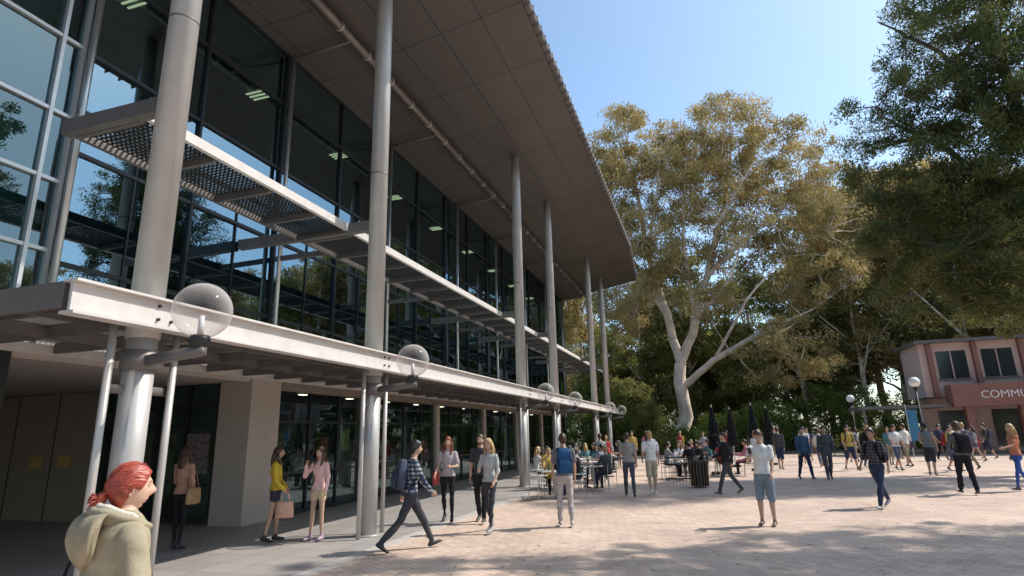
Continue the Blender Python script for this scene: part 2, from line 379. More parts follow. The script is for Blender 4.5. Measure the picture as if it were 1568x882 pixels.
    if bag=='backpack':
        mb=MB()
        def sl(rings):
            b=len(mb.v); N=24
            for cx,cy,cz,rx,ry in rings:
                for j in range(N):
                    a=2*math.pi*j/N; ca,sa=math.cos(a),math.sin(a)
                    mb.v.append((cx+rx*math.copysign(abs(ca)**.5,ca),cy+ry*math.copysign(abs(sa)**.5,sa),cz))
            for i in range(len(rings)-1):
                for j in range(N): mb.f.append([b+i*N+j,b+i*N+(j+1)%N,b+(i+1)*N+(j+1)%N,b+(i+1)*N+j]); mb.m.append(mb.mi(bc))
            mb.f.append(list(range(b,b+N))[::-1]); mb.m.append(0); mb.f.append([b+(len(rings)-1)*N+j for j in range(N)]); mb.m.append(0)
        sl([(0,-.20,.98,.10,.05),(0,-.20,.99,.145,.075),(0,-.205,1.1,.155,.085),(0,-.20,1.3,.15,.08),(0,-.19,1.4,.13,.065),(0,-.18,1.45,.09,.045),(0,-.18,1.46,.05,.02)])
        sl([(0,-.29,1.01,.08,.02),(0,-.29,1.02,.115,.03),(0,-.295,1.12,.12,.035),(0,-.285,1.22,.11,.03),(0,-.28,1.24,.07,.015)])
        dk2=cloth(tuple(c*.35 for c in bagc))
        mb.tube([(-.11,-.325,1.225),(0,-.335,1.235),(.11,-.325,1.225)],[.006]*3,6,dk2)
        for s in(-1,1):
            mb.tube([(s*.12,-.275,1.0),(s*.13,-.29,1.2),(s*.115,-.262,1.4)],[(.012,.004)]*3,6,dk2,flat=(1,0,0))
            mb.tube([(s*.09,-.13,1.40),(s*.105,-.07,1.465),(s*.115,.02,1.45),(s*.125,.105,1.36),(s*.14,.11,1.22),(s*.165,.03,1.08),(s*.13,-.12,1.02)],[(.024,.008)]*7,8,dk2,flat=(1,0,0))
        mb.tube([(-.03,-.15,1.46),(0,-.15,1.50),(.03,-.15,1.46)],[.006]*3,6,dk2)
        mb.xform(Matrix.Translation(HZ)@RL@Matrix.Translation(-HZ)); mb.obj('backpack',e,smooth=True)
    if bag in('tote','shoulder'):
        mb=MB()
        wri,d2,elb,sh=wr[1]
        if bag=='tote': top_p=elb.lerp(wri,.75) if arms[1][2]>50 else wri+d2*.08; x,y,z=top_p; drop=.17
        else: x,y,z=.22,-.03,1.03; drop=0; 
        zz=z-drop
        rings=[(zz,.14,.05),(zz-.02,.15,.062),(zz-.14,.165,.075),(zz-.26,.17,.07),(zz-.28,.15,.05)]
        mb.tube([(x+.05,y,q[0]) for q in rings],[(a,b) for _,a,b in rings],14,bc,flat=(0,1,0))
        if bag=='tote':
            for o in(-.03,.03): mb.tube([(x+.05+o,y-.08,zz-.01),(x+.03+o,y-.06,zz+.12),(x,y,z+.035),(x+.03+o,y+.06,zz+.12),(x+.05+o,y+.08,zz-.01)],[.007]*5,6,bc)
        else: mb.tube([(x+.05,y-.11,zz),(.20,-.09,1.25),(.15,-.02,1.475),(.2,.09,1.25),(x+.05,y+.11,zz)],[(.012,.004)]*5,6,bc,flat=(0,1,0))
        mb.obj('bag',e,smooth=True)
    if phone:
        mb=MB(); wri,d2,_,_=wr[1]; c=wri+d2*.10+V((-.02,.02,.02)); mb.obox(c,c+V((0,.05,.11)),.07,.01,pm('phone_body',(.02,.02,.02),rough=.2,var=.02)); mb.obj('phone',e)
    if hood:
        mb=MB(); hc=tm; fl=pm('fleece',(.62,.57,.48),rough=.95,var=.15,scale=60,bump=.5,bscale=160,spec=.1)
        def ring(R1,R2,zb,rs0,mat,wob):
            pts=[];rs=[]
            for q in range(49):
                a=2*math.pi*q/48+math.pi/2; back=max(0,-math.sin(a)); fr_=max(0,math.sin(a)); wv_=math.sin(a*7+1)*.3+math.sin(a*11)*.2
                pts.append((math.cos(a)*R1,math.sin(a)*R2-.015,zb+.030*back-.05*fr_+wv_*.006*wob)); r_=rs0+.014*back+wv_*.003*wob; rs.append((r_*.8,r_*1.3))
            mb.tube(pts,rs,14,mat,flat=(1,0,0))
        ring(.112,.110,1.475,.030,hc,1); ring(.090,.092,1.500,.022,fl,1)
        N=40; rings=[(1.530,-.095,.100,.02),(1.52,-.135,.145,.040),(1.48,-.165,.175,.052),(1.43,-.180,.182,.055),(1.38,-.180,.168,.050),(1.33,-.170,.135,.042),(1.29,-.158,.090,.032),(1.26,-.145,.03,.014)]
        b=len(mb.v)
        for ri,(z,y,rx,ry) in enumerate(rings):
            for j in range(N):
                a=2*math.pi*j/N; f_=1+.05*math.sin(4*a+ri*.8)+.03*math.sin(9*a-ri*.5)
                crease=-.02*math.exp(-(math.cos(a)/.18)**2)*(math.sin(a)<0)
                mb.v.append((math.cos(a)*rx*f_,y+math.sin(a)*ry*f_-crease*(1 if ri>1 else 0),z+.012*math.cos(2*a)*(ri>1)))
        k=mb.mi(hc)
        for i in range(len(rings)-1):
            for j in range(N): mb.f.append([b+i*N+j,b+(i+1)*N+j,b+(i+1)*N+(j+1)%N,b+i*N+(j+1)%N]); mb.m.append(k)
        mb.f.append([b+j for j in range(N)]); mb.m.append(k)
        mb.obj('hood',e,smooth=True).modifiers.new('s','SUBSURF').levels=1
    zoff=-low*S if seat is None else seat-.80*S
    e.location.z=zoff; e.scale=(S,S,S)
    return e
WALK=lambda a=22: (a,6,-a*.75,14)
WALKR=lambda a=22: (-a*.75,14,a,6)
HANG=((4,8,12,0),(-4,8,12,0))
JE=(.035,.045,.085); BK=(.02,.02,.022); WHT=(.75,.74,.72); GR=(.28,.28,.29)
fw_=person('woman_in_hooded_jacket',(-2.80,2.34),24,1.67,True,top=(.33,.285,.20),tl='long',bot=JE,skin=(.60,.39,.29),hair=RED,style='bun',legs=WALK(15),arms=((5,16,20,0),(5,16,20,0)),vox=.011,jacket=1,hood=True,hy=10)
mb=MB(); bk=cloth((.02,.02,.025)); mb.tube([(-.14,-.24,.80),(-.14,-.25,.86),(-.14,-.27,1.05),(-.14,-.25,1.16),(-.14,-.22,1.20)],[(.10,.05),(.15,.07),(.16,.08),(.14,.06),(.08,.03)],20,bk,flat=(1,0,0)); mb.tube([(-.18,-.20,1.15),(-.19,-.15,1.35),(-.165,-.03,1.485),(-.13,.10,1.42),(0,.17,1.15)],[(.022,.006)]*5,8,bk,flat=(1,0,0)); mb.obj('shoulder_bag',fw_,smooth=True)
person('woman_with_handbag',(-8.94,8.54),-5,1.70,True,top=(.45,.25,.18),tl='long',bot=BK,bl='slim',hair=BRN,style='long',bag='shoulder',bagc=(.35,.22,.12),legs=(3,0,-4,4),arms=((10,8,60,20),(0,10,10,0)),shoe=BK)
person('woman_with_tote_bag',(-7.73,9.5),60,1.66,True,top=(.62,.42,.05),tl='long',bot=(.05,.05,.07),bl='mini',hair=BRN,style='long',bag='tote',bagc=(.62,.36,.26),legs=(4,4,-6,6),arms=((8,10,30,20),(5,10,35,5)),shoe=BK)
person('woman_shading_face',(-7.0,9.79),-175,1.64,True,top=(.80,.50,.47),tl='long',bot=(.60,.45,.30),bl='mini',hair=BRN,style='long',bag=None,legs=(0,2,5,3),arms=((5,15,15,0),(30,22,135,25)),shoe=(.4,.3,.35))
person('man_with_backpack',(-4.78,9.2),48,1.80,top=(.06,.07,.10),topm=plaid((.04,.05,.09),(.42,.42,.42)),tl='long',bot=(.06,.06,.065),hair=BLK,style='messy',bag='backpack',bagc=(.07,.08,.12),legs=(30,6,-26,18),arms=((-22,8,20,0),(18,8,25,5)),shoe=BK,lean=5)
person('woman_with_folder',(-5.46,12.23),165,1.76,True,top=(.42,.36,.38),tl='short',bot=BK,bl='slim',hair=(.22,.05,.03),style='long',bag='shoulder',bagc=(.45,.08,.07),legs=(12,5,-10,14),arms=((10,12,80,30),(8,14,40,0)),shoe=BK)
person('woman_in_grey_top',(-4.10,11.14),188,1.72,True,top=(.42,.42,.41),tl='roll',bot=(.05,.05,.06),bl='slim',hair=BLD,style='long',legs=(14,5,-12,16),arms=((6,10,30,5),(10,12,85,30)),shoe=(.3,.3,.3),hp=8)
person('man_in_dark_shirt',(-4.72,12.3),175,1.80,top=(.05,.05,.055),tl='short',bot=BK,hair=BRN,style='short',legs=WALK(14),arms=HANG,beard=True)
person('man_with_blue_backpack',(-2.82,12.04),-18,1.76,top=(.16,.16,.17),tl='short',bot=(.42,.37,.36),bl='long',hair=BRN,style='short',bag='backpack',bagc=(.025,.08,.19),legs=(3,2,-6,6),arms=((6,8,12,0),(6,8,12,0)),shoe=(.5,.45,.42))
person('man_in_grey_tshirt',(-2.21,17.55),-8,1.76,top=(.30,.29,.27),tl='short',bot=(.07,.08,.10),hair=BRN,style='buzz',legs=WALK(14),arms=HANG)
person('man_in_white_tshirt',(-1.62,18.12),-20,1.78,top=WHT,tl='short',bot=(.45,.40,.30),bl='shorts',hair=BLD,style='short',legs=WALKR(12),arms=((2,12,40,10),(2,10,12,0)),shoe=WHT)
person('man_in_dark_jacket',(.45,18.41),-110,1.74,top=(.03,.03,.035),tl='long',bot=(.07,.07,.08),hair=BRN,style='short',legs=(24,6,-22,14),arms=((-18,8,20,0),(18,8,50,10)),shoe=(.1,.08,.06))
person('man_reading_phone',(.96,12.65),200,1.74,top=WHT,tl='short',bot=(.20,.25,.29),bl='shorts',hair=BRN,style='short',legs=(0,2,4,4),arms=((15,6,20,0),(22,10,95,25)),hp=28,phone=True,shoe=(.12,.08,.06))
person('man_in_blue_shirt',(3.19,23.44),165,1.78,top=(.05,.09,.16),tl='long',bot=JE,hair=BLK,legs=WALK(20),arms=((-10,8,20,0),(10,8,20,0)))
person('man_in_grey_jacket',(3.92,23.42),175,1.80,top=(.08,.08,.09),tl='long',bot=(.08,.08,.09),hair=BLK,legs=WALKR(16),arms=HANG)
person('man_in_plaid_shirt',(3.57,15.58),-135,1.76,topm=plaid((.02,.02,.03),(.12,.11,.13)),tl='roll',bot=(.035,.05,.09),skin=SK2,hair=BLK,style='short',legs=(18,4,-24,10),arms=((-12,10,15,0),(12,10,20,0)),shoe=(.3,.3,.32),bag='backpack',bagc=(.02,.02,.02))
person('man_in_tank_top',(7.59,25.38),30,1.80,top=(.20,.21,.22),tl='none',bot=(.05,.05,.06),bl='shorts',hair=BLK,legs=(6,4,-8,6),arms=((6,10,60,10),(2,10,10,0)))
person('man_with_black_backpack',(6.3,18.69),-5,1.80,top=(.12,.12,.13),tl='long',bot=(.02,.02,.025),hair=BRN,style='messy',bag='backpack',bagc=(.02,.02,.02),legs=(10,3,-10,6),arms=((8,12,30,0),(4,12,25,0)),wide=1.1)
person('woman_in_orange_top',(7.85,19.61),-100,1.72,True,top=(.55,.22,.12),tl='short',bot=(.05,.10,.35),bl='slim',hair=BLD,style='long',legs=WALK(16),arms=((40,14,35,0),(-6,10,15,0)),skin=SK1)
r=random.Random(3)
tops=[(.55,.2,.25),(.05,.06,.12),(.6,.58,.55),(.02,.02,.02),(.4,.05,.05),(.1,.22,.26),(.3,.3,.32),(.5,.35,.1),(.08,.08,.09),(.7,.7,.68)]
far=[(1.9,27.0,170),(3.0,29,20),(2.3,30.5,160),(4.6,33,200),(5.2,36,170),(7.0,34.5,-20),(7.9,31.5,170),(6.7,29.8,165),(8.2,30.2,-30),(9.6,37,160),(9.0,33,180),(11.2,35.5,150),(12.1,34,-60),(4.0,40,180),(1.0,33,160),(-2.6,30,170),(-3.2,34,-15),(-4.4,27.5,165),(-2.4,26,-10),(-.2,36,170),(6.0,42,150),(8.6,41,-10),(13.5,36.5,-80),(-4.0,23.5,-20),
 (8.9,27.2,150),(9.8,28.5,-30),(7.2,27.8,160),(3.6,36.5,160),(2.6,39,-20),(-3.4,38,170),(-1.6,39.5,10),(5.6,28.2,175),(4.9,30.8,-10),(-3.7,31.5,160),(10.4,31.5,170),(.6,38.5,165)]
for i,(x,y,hd) in enumerate(far):
    fem=r.random()<.45; a=r.uniform(8,22)
    person('woman_walking' if fem else 'man_walking',(x,y),hd+r.uniform(-15,15),r.uniform(1.6,1.7) if fem else r.uniform(1.7,1.83),fem,top=tops[r.randrange(10)],tl=r.choice(['short','long','roll']),bot=r.choice([JE,BK,(.3,.27,.2),(.1,.12,.18)]),bl=r.choice(['slim','long','mini'] if fem else ['long','long','shorts']),hair=r.choice([BRN,BLK,BLD,BRN]),style=r.choice(['long','pony','bob']) if fem else r.choice(['short','messy']),legs=WALK(a) if i%2 else WALKR(a),arms=((r.uniform(-15,15),8,r.uniform(10,40),0),(r.uniform(-15,15),8,r.uniform(10,70),5)),bag=r.choice([None,'backpack',None,'shoulder']),bagc=r.choice([BK,(.1,.1,.15),(.3,.05,.05)]),vox=.026)
# ---------------- cafe furniture
white_p=pm('white_plastic',(.72,.71,.68),rough=.4,var=.05); steel=pm('brushed_steel',(.55,.55,.55),rough=.35,metal=.8,var=.1); wood=pm('timber',(.20,.12,.07),rough=.7,var=.3,scale=8); darkm=pm('dark_metal',(.03,.03,.032),rough=.45,metal=.3,var=.1)
def chair(loc,ang,mat):
    e=empty('cafe_chair',loc,ang); mb=MB()
    mb.tube([(0,0,.44),(0,0,.455)],[(.21,.20),(.21,.20)],16,mat,flat=(1,0,0))
    for sx in(-1,1):
        mb.tube([(sx*.20,.19,0),(sx*.185,.17,.45)],[.012,.012],6,steel); mb.tube([(sx*.20,-.20,0),(sx*.18,-.18,.45),(sx*.18,-.22,.82)],[.012]*3,6,steel)
        mb.tube([(sx*.2,.17,.64),(sx*.21,-.05,.66),(sx*.18,-.2,.66)],[.014]*3,6,mat)
    for z in(.58,.66,.74,.82): mb.tube([(-.18,-.20-.05*(z-.5),z),(0,-.24-.05*(z-.5),z),(.18,-.20-.05*(z-.5),z)],[(.02,.006)]*3,6,mat,flat=(0,0,1))
    mb.obj('frame',e,smooth=False)
def table(loc):
    e=empty('cafe_table',loc); mb=MB()
    mb.tube([(0,0,.72),(0,0,.735),(0,0,.745)],[.39,.40,.395],28,white_p); mb.cyl(0,0,.03,.72,.03,steel,10)
    for q in range(4):
        a=q*math.pi/2; mb.obox((0,0,.03),(math.cos(a)*.3,math.sin(a)*.3,.015),.05,.02,steel)
    mb.tube([(.1,.05,.745),(.1,.05,.84)],[.03,.04],10,white_p); mb.tube([(-.15,-.1,.745),(-.15,-.1,.93),(-.15,-.1,.99)],[.03,.03,.012],10,pm('bottle_glass',(.05,.12,.06),rough=.1,var=.05))
    mb.obj('top_and_leg',e)
SIT=(85,85,85,85)
tabs=[(-4.3,17.2),(-5.0,20.0),(-4.2,22.6),(-5.2,25.5),(-4.6,28.8),(-.9,24.2),(.8,25.6),(-.6,28.0),(-3.6,19.6),(-5.0,31.5)]
for i,(x,y) in enumerate(tabs):
    table((x,y,0))
    for q in range(3+(i%2)):
        a=q*2*math.pi/(3+(i%2))+i*.7; cx,cy=x+math.cos(a)*.68,y+math.sin(a)*.68
        chair((cx,cy,0),a+math.pi/2,white_p if i<5 else darkm)
        if r.random()<.85:
            fem=r.random()<.5
            hd=-math.degrees(a+math.pi/2)
            person('woman_sitting' if fem else 'man_sitting',(cx,cy),hd,1.7,fem,top=tops[r.randrange(10)],tl=r.choice(['short','long']),bot=r.choice([JE,BK]),hair=r.choice([BRN,BLK,BLD]),style='long' if fem else 'short',legs=SIT,arms=((30,8,60,10),(35,8,60,10)),seat=.455,lean=6,vox=.024)
# ------------------------------------------------------------------ building
stone=pm('painted_steel_light',(.47,.45,.43),rough=.4,metal=.25,var=.06,scale=2)
beam_m=pm('beam_paint',(.62,.58,.55),rough=.5,var=.08,scale=4,bump=.1)
dkframe=pm('dark_frame',(.035,.037,.04),rough=.4,metal=.4,var=.1)
greybeam=pm('grey_beam',(.16,.145,.14),rough=.5,metal=.2,var=.12)
gutm=pm('gutter_metal',(.24,.20,.18),rough=.35,metal=.6,var=.15)
beige=pm('beige_render',(.50,.43,.38),rough=.85,var=.06,scale=1.5,bump=.1,bscale=80)
beige_d=pm('beige_panel',(.26,.21,.17),rough=.7,var=.08,scale=1.2)
glass=glassmat('tinted_glass',(.22,.38,.38),(.56,.82,.98),3.4)
glass2=glassmat('clear_glass',(.50,.70,.68),(.70,.92,.98),2.2)
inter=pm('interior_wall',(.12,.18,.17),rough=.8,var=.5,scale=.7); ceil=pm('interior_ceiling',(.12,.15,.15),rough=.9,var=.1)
lampm=emis('ceiling_light',(1,.80,.50),1.8)
shoplamp=emis('shop_downlight',(1,.80,.55),5.0)
roofm=pm('roof_sheet',(.32,.32,.32),rough=.5,metal=.5,var=.08)
def soffit_mat():
    m,nt,b=nodes_of('soffit_panels'); tc=nt.nodes.new('ShaderNodeTexCoord')
    br=nt.nodes.new('ShaderNodeTexBrick'); br.offset=0; br.inputs['Scale'].default_value=1
    br.inputs['Brick Width'].default_value=1.2; br.inputs['Row Height'].default_value=2.585; br.inputs['Mortar Size'].default_value=.012
    br.inputs['Color1'].default_value=(.115,.098,.090,1); br.inputs['Color2'].default_value=(.130,.112,.102,1); br.inputs['Mortar'].default_value=(.02,.02,.02,1)
    nt.links.new(tc.outputs['Object'],br.inputs['Vector'])
    n=nt.nodes.new('ShaderNodeTexNoise'); n.inputs['Scale'].default_value=.6; n.inputs['Detail'].default_value=5; nt.links.new(tc.outputs['Object'],n.inputs['Vector'])
    rr_=nt.nodes.new('ShaderNodeMapRange'); rr_.inputs['To Min'].default_value=.3; rr_.inputs['To Max'].default_value=.55; nt.links.new(n.outputs['Fac'],rr_.inputs['Value']); nt.links.new(rr_.outputs[0],b.inputs['Roughness'])
    nt.links.new(br.outputs['Color'],b.inputs['Base Color']); b.inputs['Metallic'].default_value=.15; return m
sof=soffit_mat()
B=empty('university_building')
COLS=[5.2,10.4,20.7,25.8,36.0,41.2]; CX=-6.3; GX=-10.0; YE=44.7; Y0=-9.0
def soff_z(x): return 12.45+(x+8.2)*.16
mb=MB()
for y in COLS:
    zt=soff_z(CX)+.02
    mb.tube([(CX,y,3.0),(CX,y,zt-1.2),(CX,y,zt)],[.185,.185,.15],28,stone)
    mb.tube([(CX,y,7.4),(CX,y,7.43)],[.19,.19],28,greybeam)
    mb.cyl(CX,y,-.0,3.0,.165,stone,28); mb.cyl(CX,y,0,.03,.24,stone,28)
    for dy in(-.42,.42): mb.cyl(CX+.06,y+dy,0,3.1,.042,stone,14)
    mb.obox((CX,y-.42,2.4),(CX,y+.42,2.4),.03,.10,greybeam)
mb.obj('columns',B,auto=True)
mb=MB(); zo=13.2
ys=[Y0,36.5,YE]; xo=[-3.57,-3.57,-4.05]
for i in range(2):
    y0,y1=ys[i],ys[i+1]
    mb.face([(-8.3,y0,12.45),(-8.3,y1,12.45),(xo[i+1],y1,zo),(xo[i],y0,zo)],sof)
    mb.face([(-10.1,y0,12.14),(-10.1,y1,12.14),(-8.3,y1,12.24),(-8.3,y0,12.24)],sof)
    mb.face([(-8.3,y0,12.24),(-8.3,y1,12.24),(-8.3,y1,12.45),(-8.3,y0,12.45)],greybeam)
    for (dx0,dz0,dx1,dz1,mt) in ((0,0,.10,.05,greybeam),(.10,.05,.14,.16,greybeam),(.14,.16,.10,.28,roofm),(.10,.28,-.05,.34,roofm)):
        mb.face([(xo[i]+dx0,y0,zo+dz0),(xo[i+1]+dx0,y1,zo+dz0),(xo[i+1]+dx1,y1,zo+dz1),(xo[i]+dx1,y0,zo+dz1)],mt)
    mb.face([(xo[i]-.05,y0,zo+.34),(xo[i+1]-.05,y1,zo+.34),(-24,y1,13.6),(-24,y0,13.6)],roofm)
for y in(YE,Y0):
    mb.face([(-10.1,y,12.14),(-8.3,y,12.24),(-8.3,y,12.45),(-4.05 if y==YE else -3.57,y,zo),(-4.0,y,zo+.34),(-24,y,13.6),(-24,y,12.14)],greybeam)
mb.obj('roof',B)
mb=MB(); y=Y0
while y<36: mb.box(-3.60,-3.42,y,y+.03,zo-.03,zo+.30,greybeam); y+=.45
mb.tube([(-8.0,Y0,12.18),(-8.0,YE,12.18)],[.11,.11],18,gutm)
y=Y0+.5
while y<YE: mb.tube([(-8.0,y,12.18),(-8.0,y+.07,12.18)],[.135,.135],18,stone); y+=1.3
POLES=[6.35,11.55,16.9,22.9,28.1,33.4,38.4,43.4]
for y in POLES:
    mb.cyl(GX+.22,y,3.45,12.1,.055,steel,14)
    mb.tube([(GX+.22,y,12.0),(-8.0,y,12.1)],[.04,.04],10,greybeam)
mb.obj('gutter_and_facade_poles',B,auto=True)
TZ=[3.3,4.75,6.75,7.55,8.7,10.6,12.14]
mb=MB(); fr=MB(); rr=random.Random(5)
ylist=[6.35+2.6*i for i in range(15)]; ylist=[y for y in ylist if y<YE-1]+[YE-.15]
for i in range(len(ylist)-1):
    y0,y1=ylist[i],ylist[i+1]
    for j in range(len(TZ)-1):
        z0,z1=TZ[j],TZ[j+1]; e1,e2,e3=[rr.uniform(-.008,.008) for _ in range(3)]
        mb.face([(GX+e1,y0+.02,z0+.02),(GX+e2,y1-.02,z0+.02),(GX+e3,y1-.02,z1-.02),(GX+e1+e3-e2,y0+.02,z1-.02)],glass)
for y in ylist: fr.box(GX-.06,GX+.07,y-.03,y+.03,3.3,12.13,dkframe)
for y in ylist[:-1]: fr.box(GX-.04,GX+.03,y+1.285,y+1.315,3.3,7.55,dkframe)
for z in TZ: fr.box(GX-.05,GX+.055,6.35,YE-.15,z-.035,z+.035,dkframe)
fr.box(GX-.30,GX-.02,6.9,YE-.2,6.8,7.5,inter)
blind=pm('roller_blind',(.24,.32,.32),rough=.9,var=.08)
for i in range(len(ylist)-1):
    if rr.random()<.3: 
        z1=rr.choice([6.7,12.0]); fr.box(GX-.16,GX-.13,ylist[i]+.05,ylist[i+1]-.05,z1-rr.uniform(.5,1.6),z1,blind)
teal=pm('teal_spandrel',(.10,.27,.30),rough=.3,var=.12,scale=1.5); alum=pm('aluminium_frame',(.62,.62,.62),rough=.35,metal=.5,var=.05)
yy=[-9+.0]
while yy[-1]<5.6: yy.append(yy[-1]+1.15)
yy=[y for y in yy if y<5.9]+[5.95,6.3]
tz2=[3.5,4.9,6.1,7.3,8.7,9.9,11.1,12.14]
for i in range(len(yy)-1):
    for j in range(len(tz2)-1):
        e1=rr.uniform(-.005,.005)
        mb.face([(GX+.02+e1,yy[i],tz2[j]),(GX+.02-e1,yy[i+1],tz2[j]),(GX+.02+e1,yy[i+1],tz2[j+1]),(GX+.02,yy[i],tz2[j+1])],glass2)
fr.box(GX-.35,GX-.25,-9,6.3,3.4,12.1,teal)
for y in yy: fr.box(GX-.05,GX+.10,y-.03,y+.03,3.4,12.13,alum)
for z in tz2: fr.box(GX-.04,GX+.085,-9,6.3,z-.03,z+.03,alum)
mb.obj('facade_glass',B); fr.obj('facade_frames',B)
mb=MB()
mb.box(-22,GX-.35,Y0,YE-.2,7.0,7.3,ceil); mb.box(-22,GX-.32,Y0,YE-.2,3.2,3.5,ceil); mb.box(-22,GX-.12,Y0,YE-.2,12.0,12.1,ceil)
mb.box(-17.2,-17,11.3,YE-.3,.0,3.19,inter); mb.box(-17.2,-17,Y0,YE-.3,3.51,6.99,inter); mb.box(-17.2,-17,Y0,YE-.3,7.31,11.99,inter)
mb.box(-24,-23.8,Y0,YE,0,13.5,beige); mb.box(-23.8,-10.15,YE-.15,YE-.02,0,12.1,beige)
for i,y in enumerate(np.arange(8.2,YE-1,4.2)):
    for z in(6.97,11.97):
        if (i*3+int(z))%3==0: continue
        for k in range(3): mb.box(-12.2,-11.5,y+k*.16,y+k*.16+.05,z-.03,z-.003,lampm)
for y in np.arange(13,YE-2,2.6):
    mb.box(-12.1,-11.9,y,y+.2,3.17,3.197,shoplamp)
for y in np.arange(9,YE-2,5.2):
    mb.box(-12.9,-12.6,y,y+.3,3.5,7,ceil); mb.box(-12.9,-12.6,y,y+.3,7.3,12,ceil)
mb.obj('interior',B)
mb=MB(); SZ=6.25
mb.box(-7.06,-6.98,5.35,44.2,SZ-.06,SZ+.10,beam_m); mb.box(-8.36,-8.28,5.35,44.2,SZ-.10,SZ+.08,greybeam)
y=5.35
while y<44:
    mb.box(-8.275,-7.065,y,y+.07,SZ-.12,SZ+.06,greybeam)
    for k in range(14): mb.box(-8.27,-7.07,y+.12+k*.084,y+.150+k*.084,SZ-.012,SZ+.010,dkframe)
    for k in range(13): mb.box(-8.2+k*.09,-8.172+k*.09,y+.08,y+1.28,SZ-.032,SZ-.016,dkframe)
    y+=1.292
for y in [5.3]+COLS[1:]: mb.obox((-9.95 if y>6 else -8.4,y,SZ),(CX-.15,y,SZ+.0),.16,.22,greybeam)
for y in POLES[1:]: mb.obox((-9.9,y,SZ-.02),(-8.37,y,SZ-.02),.08,.12,greybeam)
mb.obj('sunshade',B)
mb=MB(); CZ=3.42; BX=-6.0; YN=4.1
mb.box(BX-.04,BX+.0,YN,44,CZ-.30,CZ,beam_m); mb.box(BX-.12,BX+.08,YN-.02,44,CZ+.003,CZ+.03,beam_m); mb.box(BX-.12,BX+.08,YN-.02,44,CZ-.335,CZ-.303,beam_m)
mb.box(-20,BX-.125,YN,YN+.05,CZ-.26,CZ+.02,greybeam)
mb.box(-7.0,-6.93,YN+.06,44,CZ-.22,CZ-.06,greybeam); mb.box(-8.5,-8.43,YN+.06,44,CZ-.20,CZ-.06,greybeam); mb.box(-9.9,-9.82,YN+.06,44,CZ-.22,CZ-.06,beam_m)
y=YN+.4
while y<44: mb.box(-9.81,BX-.05,y,y+.06,CZ-.19,CZ-.03,greybeam); y+=1.03
mb.box(-9.8,BX-.13,YN+.06,44,CZ-.02,CZ+.0,pm('canopy_sheet',(.38,.40,.37),rough=.6,var=.1))
mb.obj('canopy',B)
mb=MB()
for y in COLS:
    for dz in(-.06,-.22):
        for dy in(-.09,.09): mb.tube([(BX,y+dy,CZ+dz),(BX+.03,y+dy,CZ+dz)],[.02,.018],8,dkframe)
    mb.obox((CX,y,CZ-.15),(BX-.05,y,CZ-.15),.16,.25,greybeam)
mb.obj('canopy_brackets',B)
mb=MB(); gl=MB()
mb.box(-10.75,-9.85,11.05,11.55,0,3.2,beige); mb.box(-10.2,-9.9,11.56,12.1,0,3.2,beige)
mb.box(-10.3,-10.0,12.1,YE-.2,3.0,3.3,beige_d)
y=12.1; i=0; pr=random.Random(9)
while y<YE-1.4:
    if i%4==3: mb.box(-10.2,-9.88,y-.15,y+.15,0,3.0,beige)
    else: mb.box(-10.06,-9.96,y-.03,y+.03,0,3.0,dkframe)
    e1=rr.uniform(-.004,.004)
    gl.face([(-10+e1,y,.02),(-10-e1,y+1.3,.02),(-10+e1,y+1.3,2.99),(-10,y,2.99)],glass2)
    if pr.random()<.4:
        c=pr.choice([(.6,.58,.5),(.5,.15,.1),(.1,.25,.4),(.6,.45,.1)]); z=pr.uniform(1.2,1.5); q=y+pr.uniform(.2,.7); mb.box(-10.045,-10.035,q,q+.42,z,z+.6,pm('poster_%02x'%int(c[0]*255+c[2]*99),c,rough=.6,var=.5,scale=6))
    y+=1.3;i+=1
for z in(.06,1.0,2.25): mb.box(-10.05,-9.97,12.1,y,z-.03,z+.03,dkframe)
mb.box(-22,GX-.01,Y0,11.04,3.14,3.19,beige); mb.box(-9.98,-9.9,Y0,11.04,3.12,3.5,beige)
mb.box(-22,-14.5,11.1,11.28,0,3.13,beige_d); mb.box(-21.9,-21.7,Y0,11.1,0,3.13,beige_d)
mb.box(-14.49,-10.76,11.22,11.28,2.6,3.13,inter)
for x in(-14.45,-13.55,-12.65,-11.75,-10.82): mb.box(x-.04,x+.04,11.1,11.2,0,3.12,dkframe)
for z in(.1,2.2,2.65): mb.box(-14.45,-10.8,11.11,11.19,z-.04,z+.04,dkframe)
for x in(-16,-17.5,-19): mb.box(x-.01,x+.01,11.085,11.099,0,3.1,dkframe)
gl.face([(-14.4,11.15,.05),(-10.85,11.15,.05),(-10.85,11.15,3.1),(-14.4,11.15,3.1)],glass2)
sg=pm('yellow_notice',(.45,.30,.10),rough=.5,var=.1)
mb.box(-16.75,-16.3,11.07,11.098,1.25,1.55,sg); mb.box(-15.75,-15.3,11.07,11.098,1.27,1.57,sg)
pn=pm('notice_paper',(.16,.13,.13),rough=.6,var=.6,scale=14); mb.box(-11.6,-10.95,11.05,11.095,1.1,2.0,pn)
mb.box(-10.25,-9.85,5.7,6.0,0,3.3,dkframe)
shelf=pm('shop_fittings',(.38,.30,.22),rough=.7,var=.6,scale=2)
for y in np.arange(13,YE-3,3.1):
    mb.box(-13.4,-12.7,y,y+1.9,0,1.0,shelf); mb.box(-16.9,-16.4,y+.3,y+2.2,0,2.1,shelf)
mb.obj('ground_floor_frames',B); gl.obj('ground_floor_glass',B)
clear=bpy.data.materials.new('globe_glass'); clear.use_nodes=True; nt=clear.node_tree; nt.nodes.clear()
o_=nt.nodes.new('ShaderNodeOutputMaterial'); lw=nt.nodes.new('ShaderNodeLayerWeight'); lw.inputs['Blend'].default_value=.22
t_=nt.nodes.new('ShaderNodeBsdfTransparent'); t_.inputs['Color'].default_value=(.93,.92,.92,1)
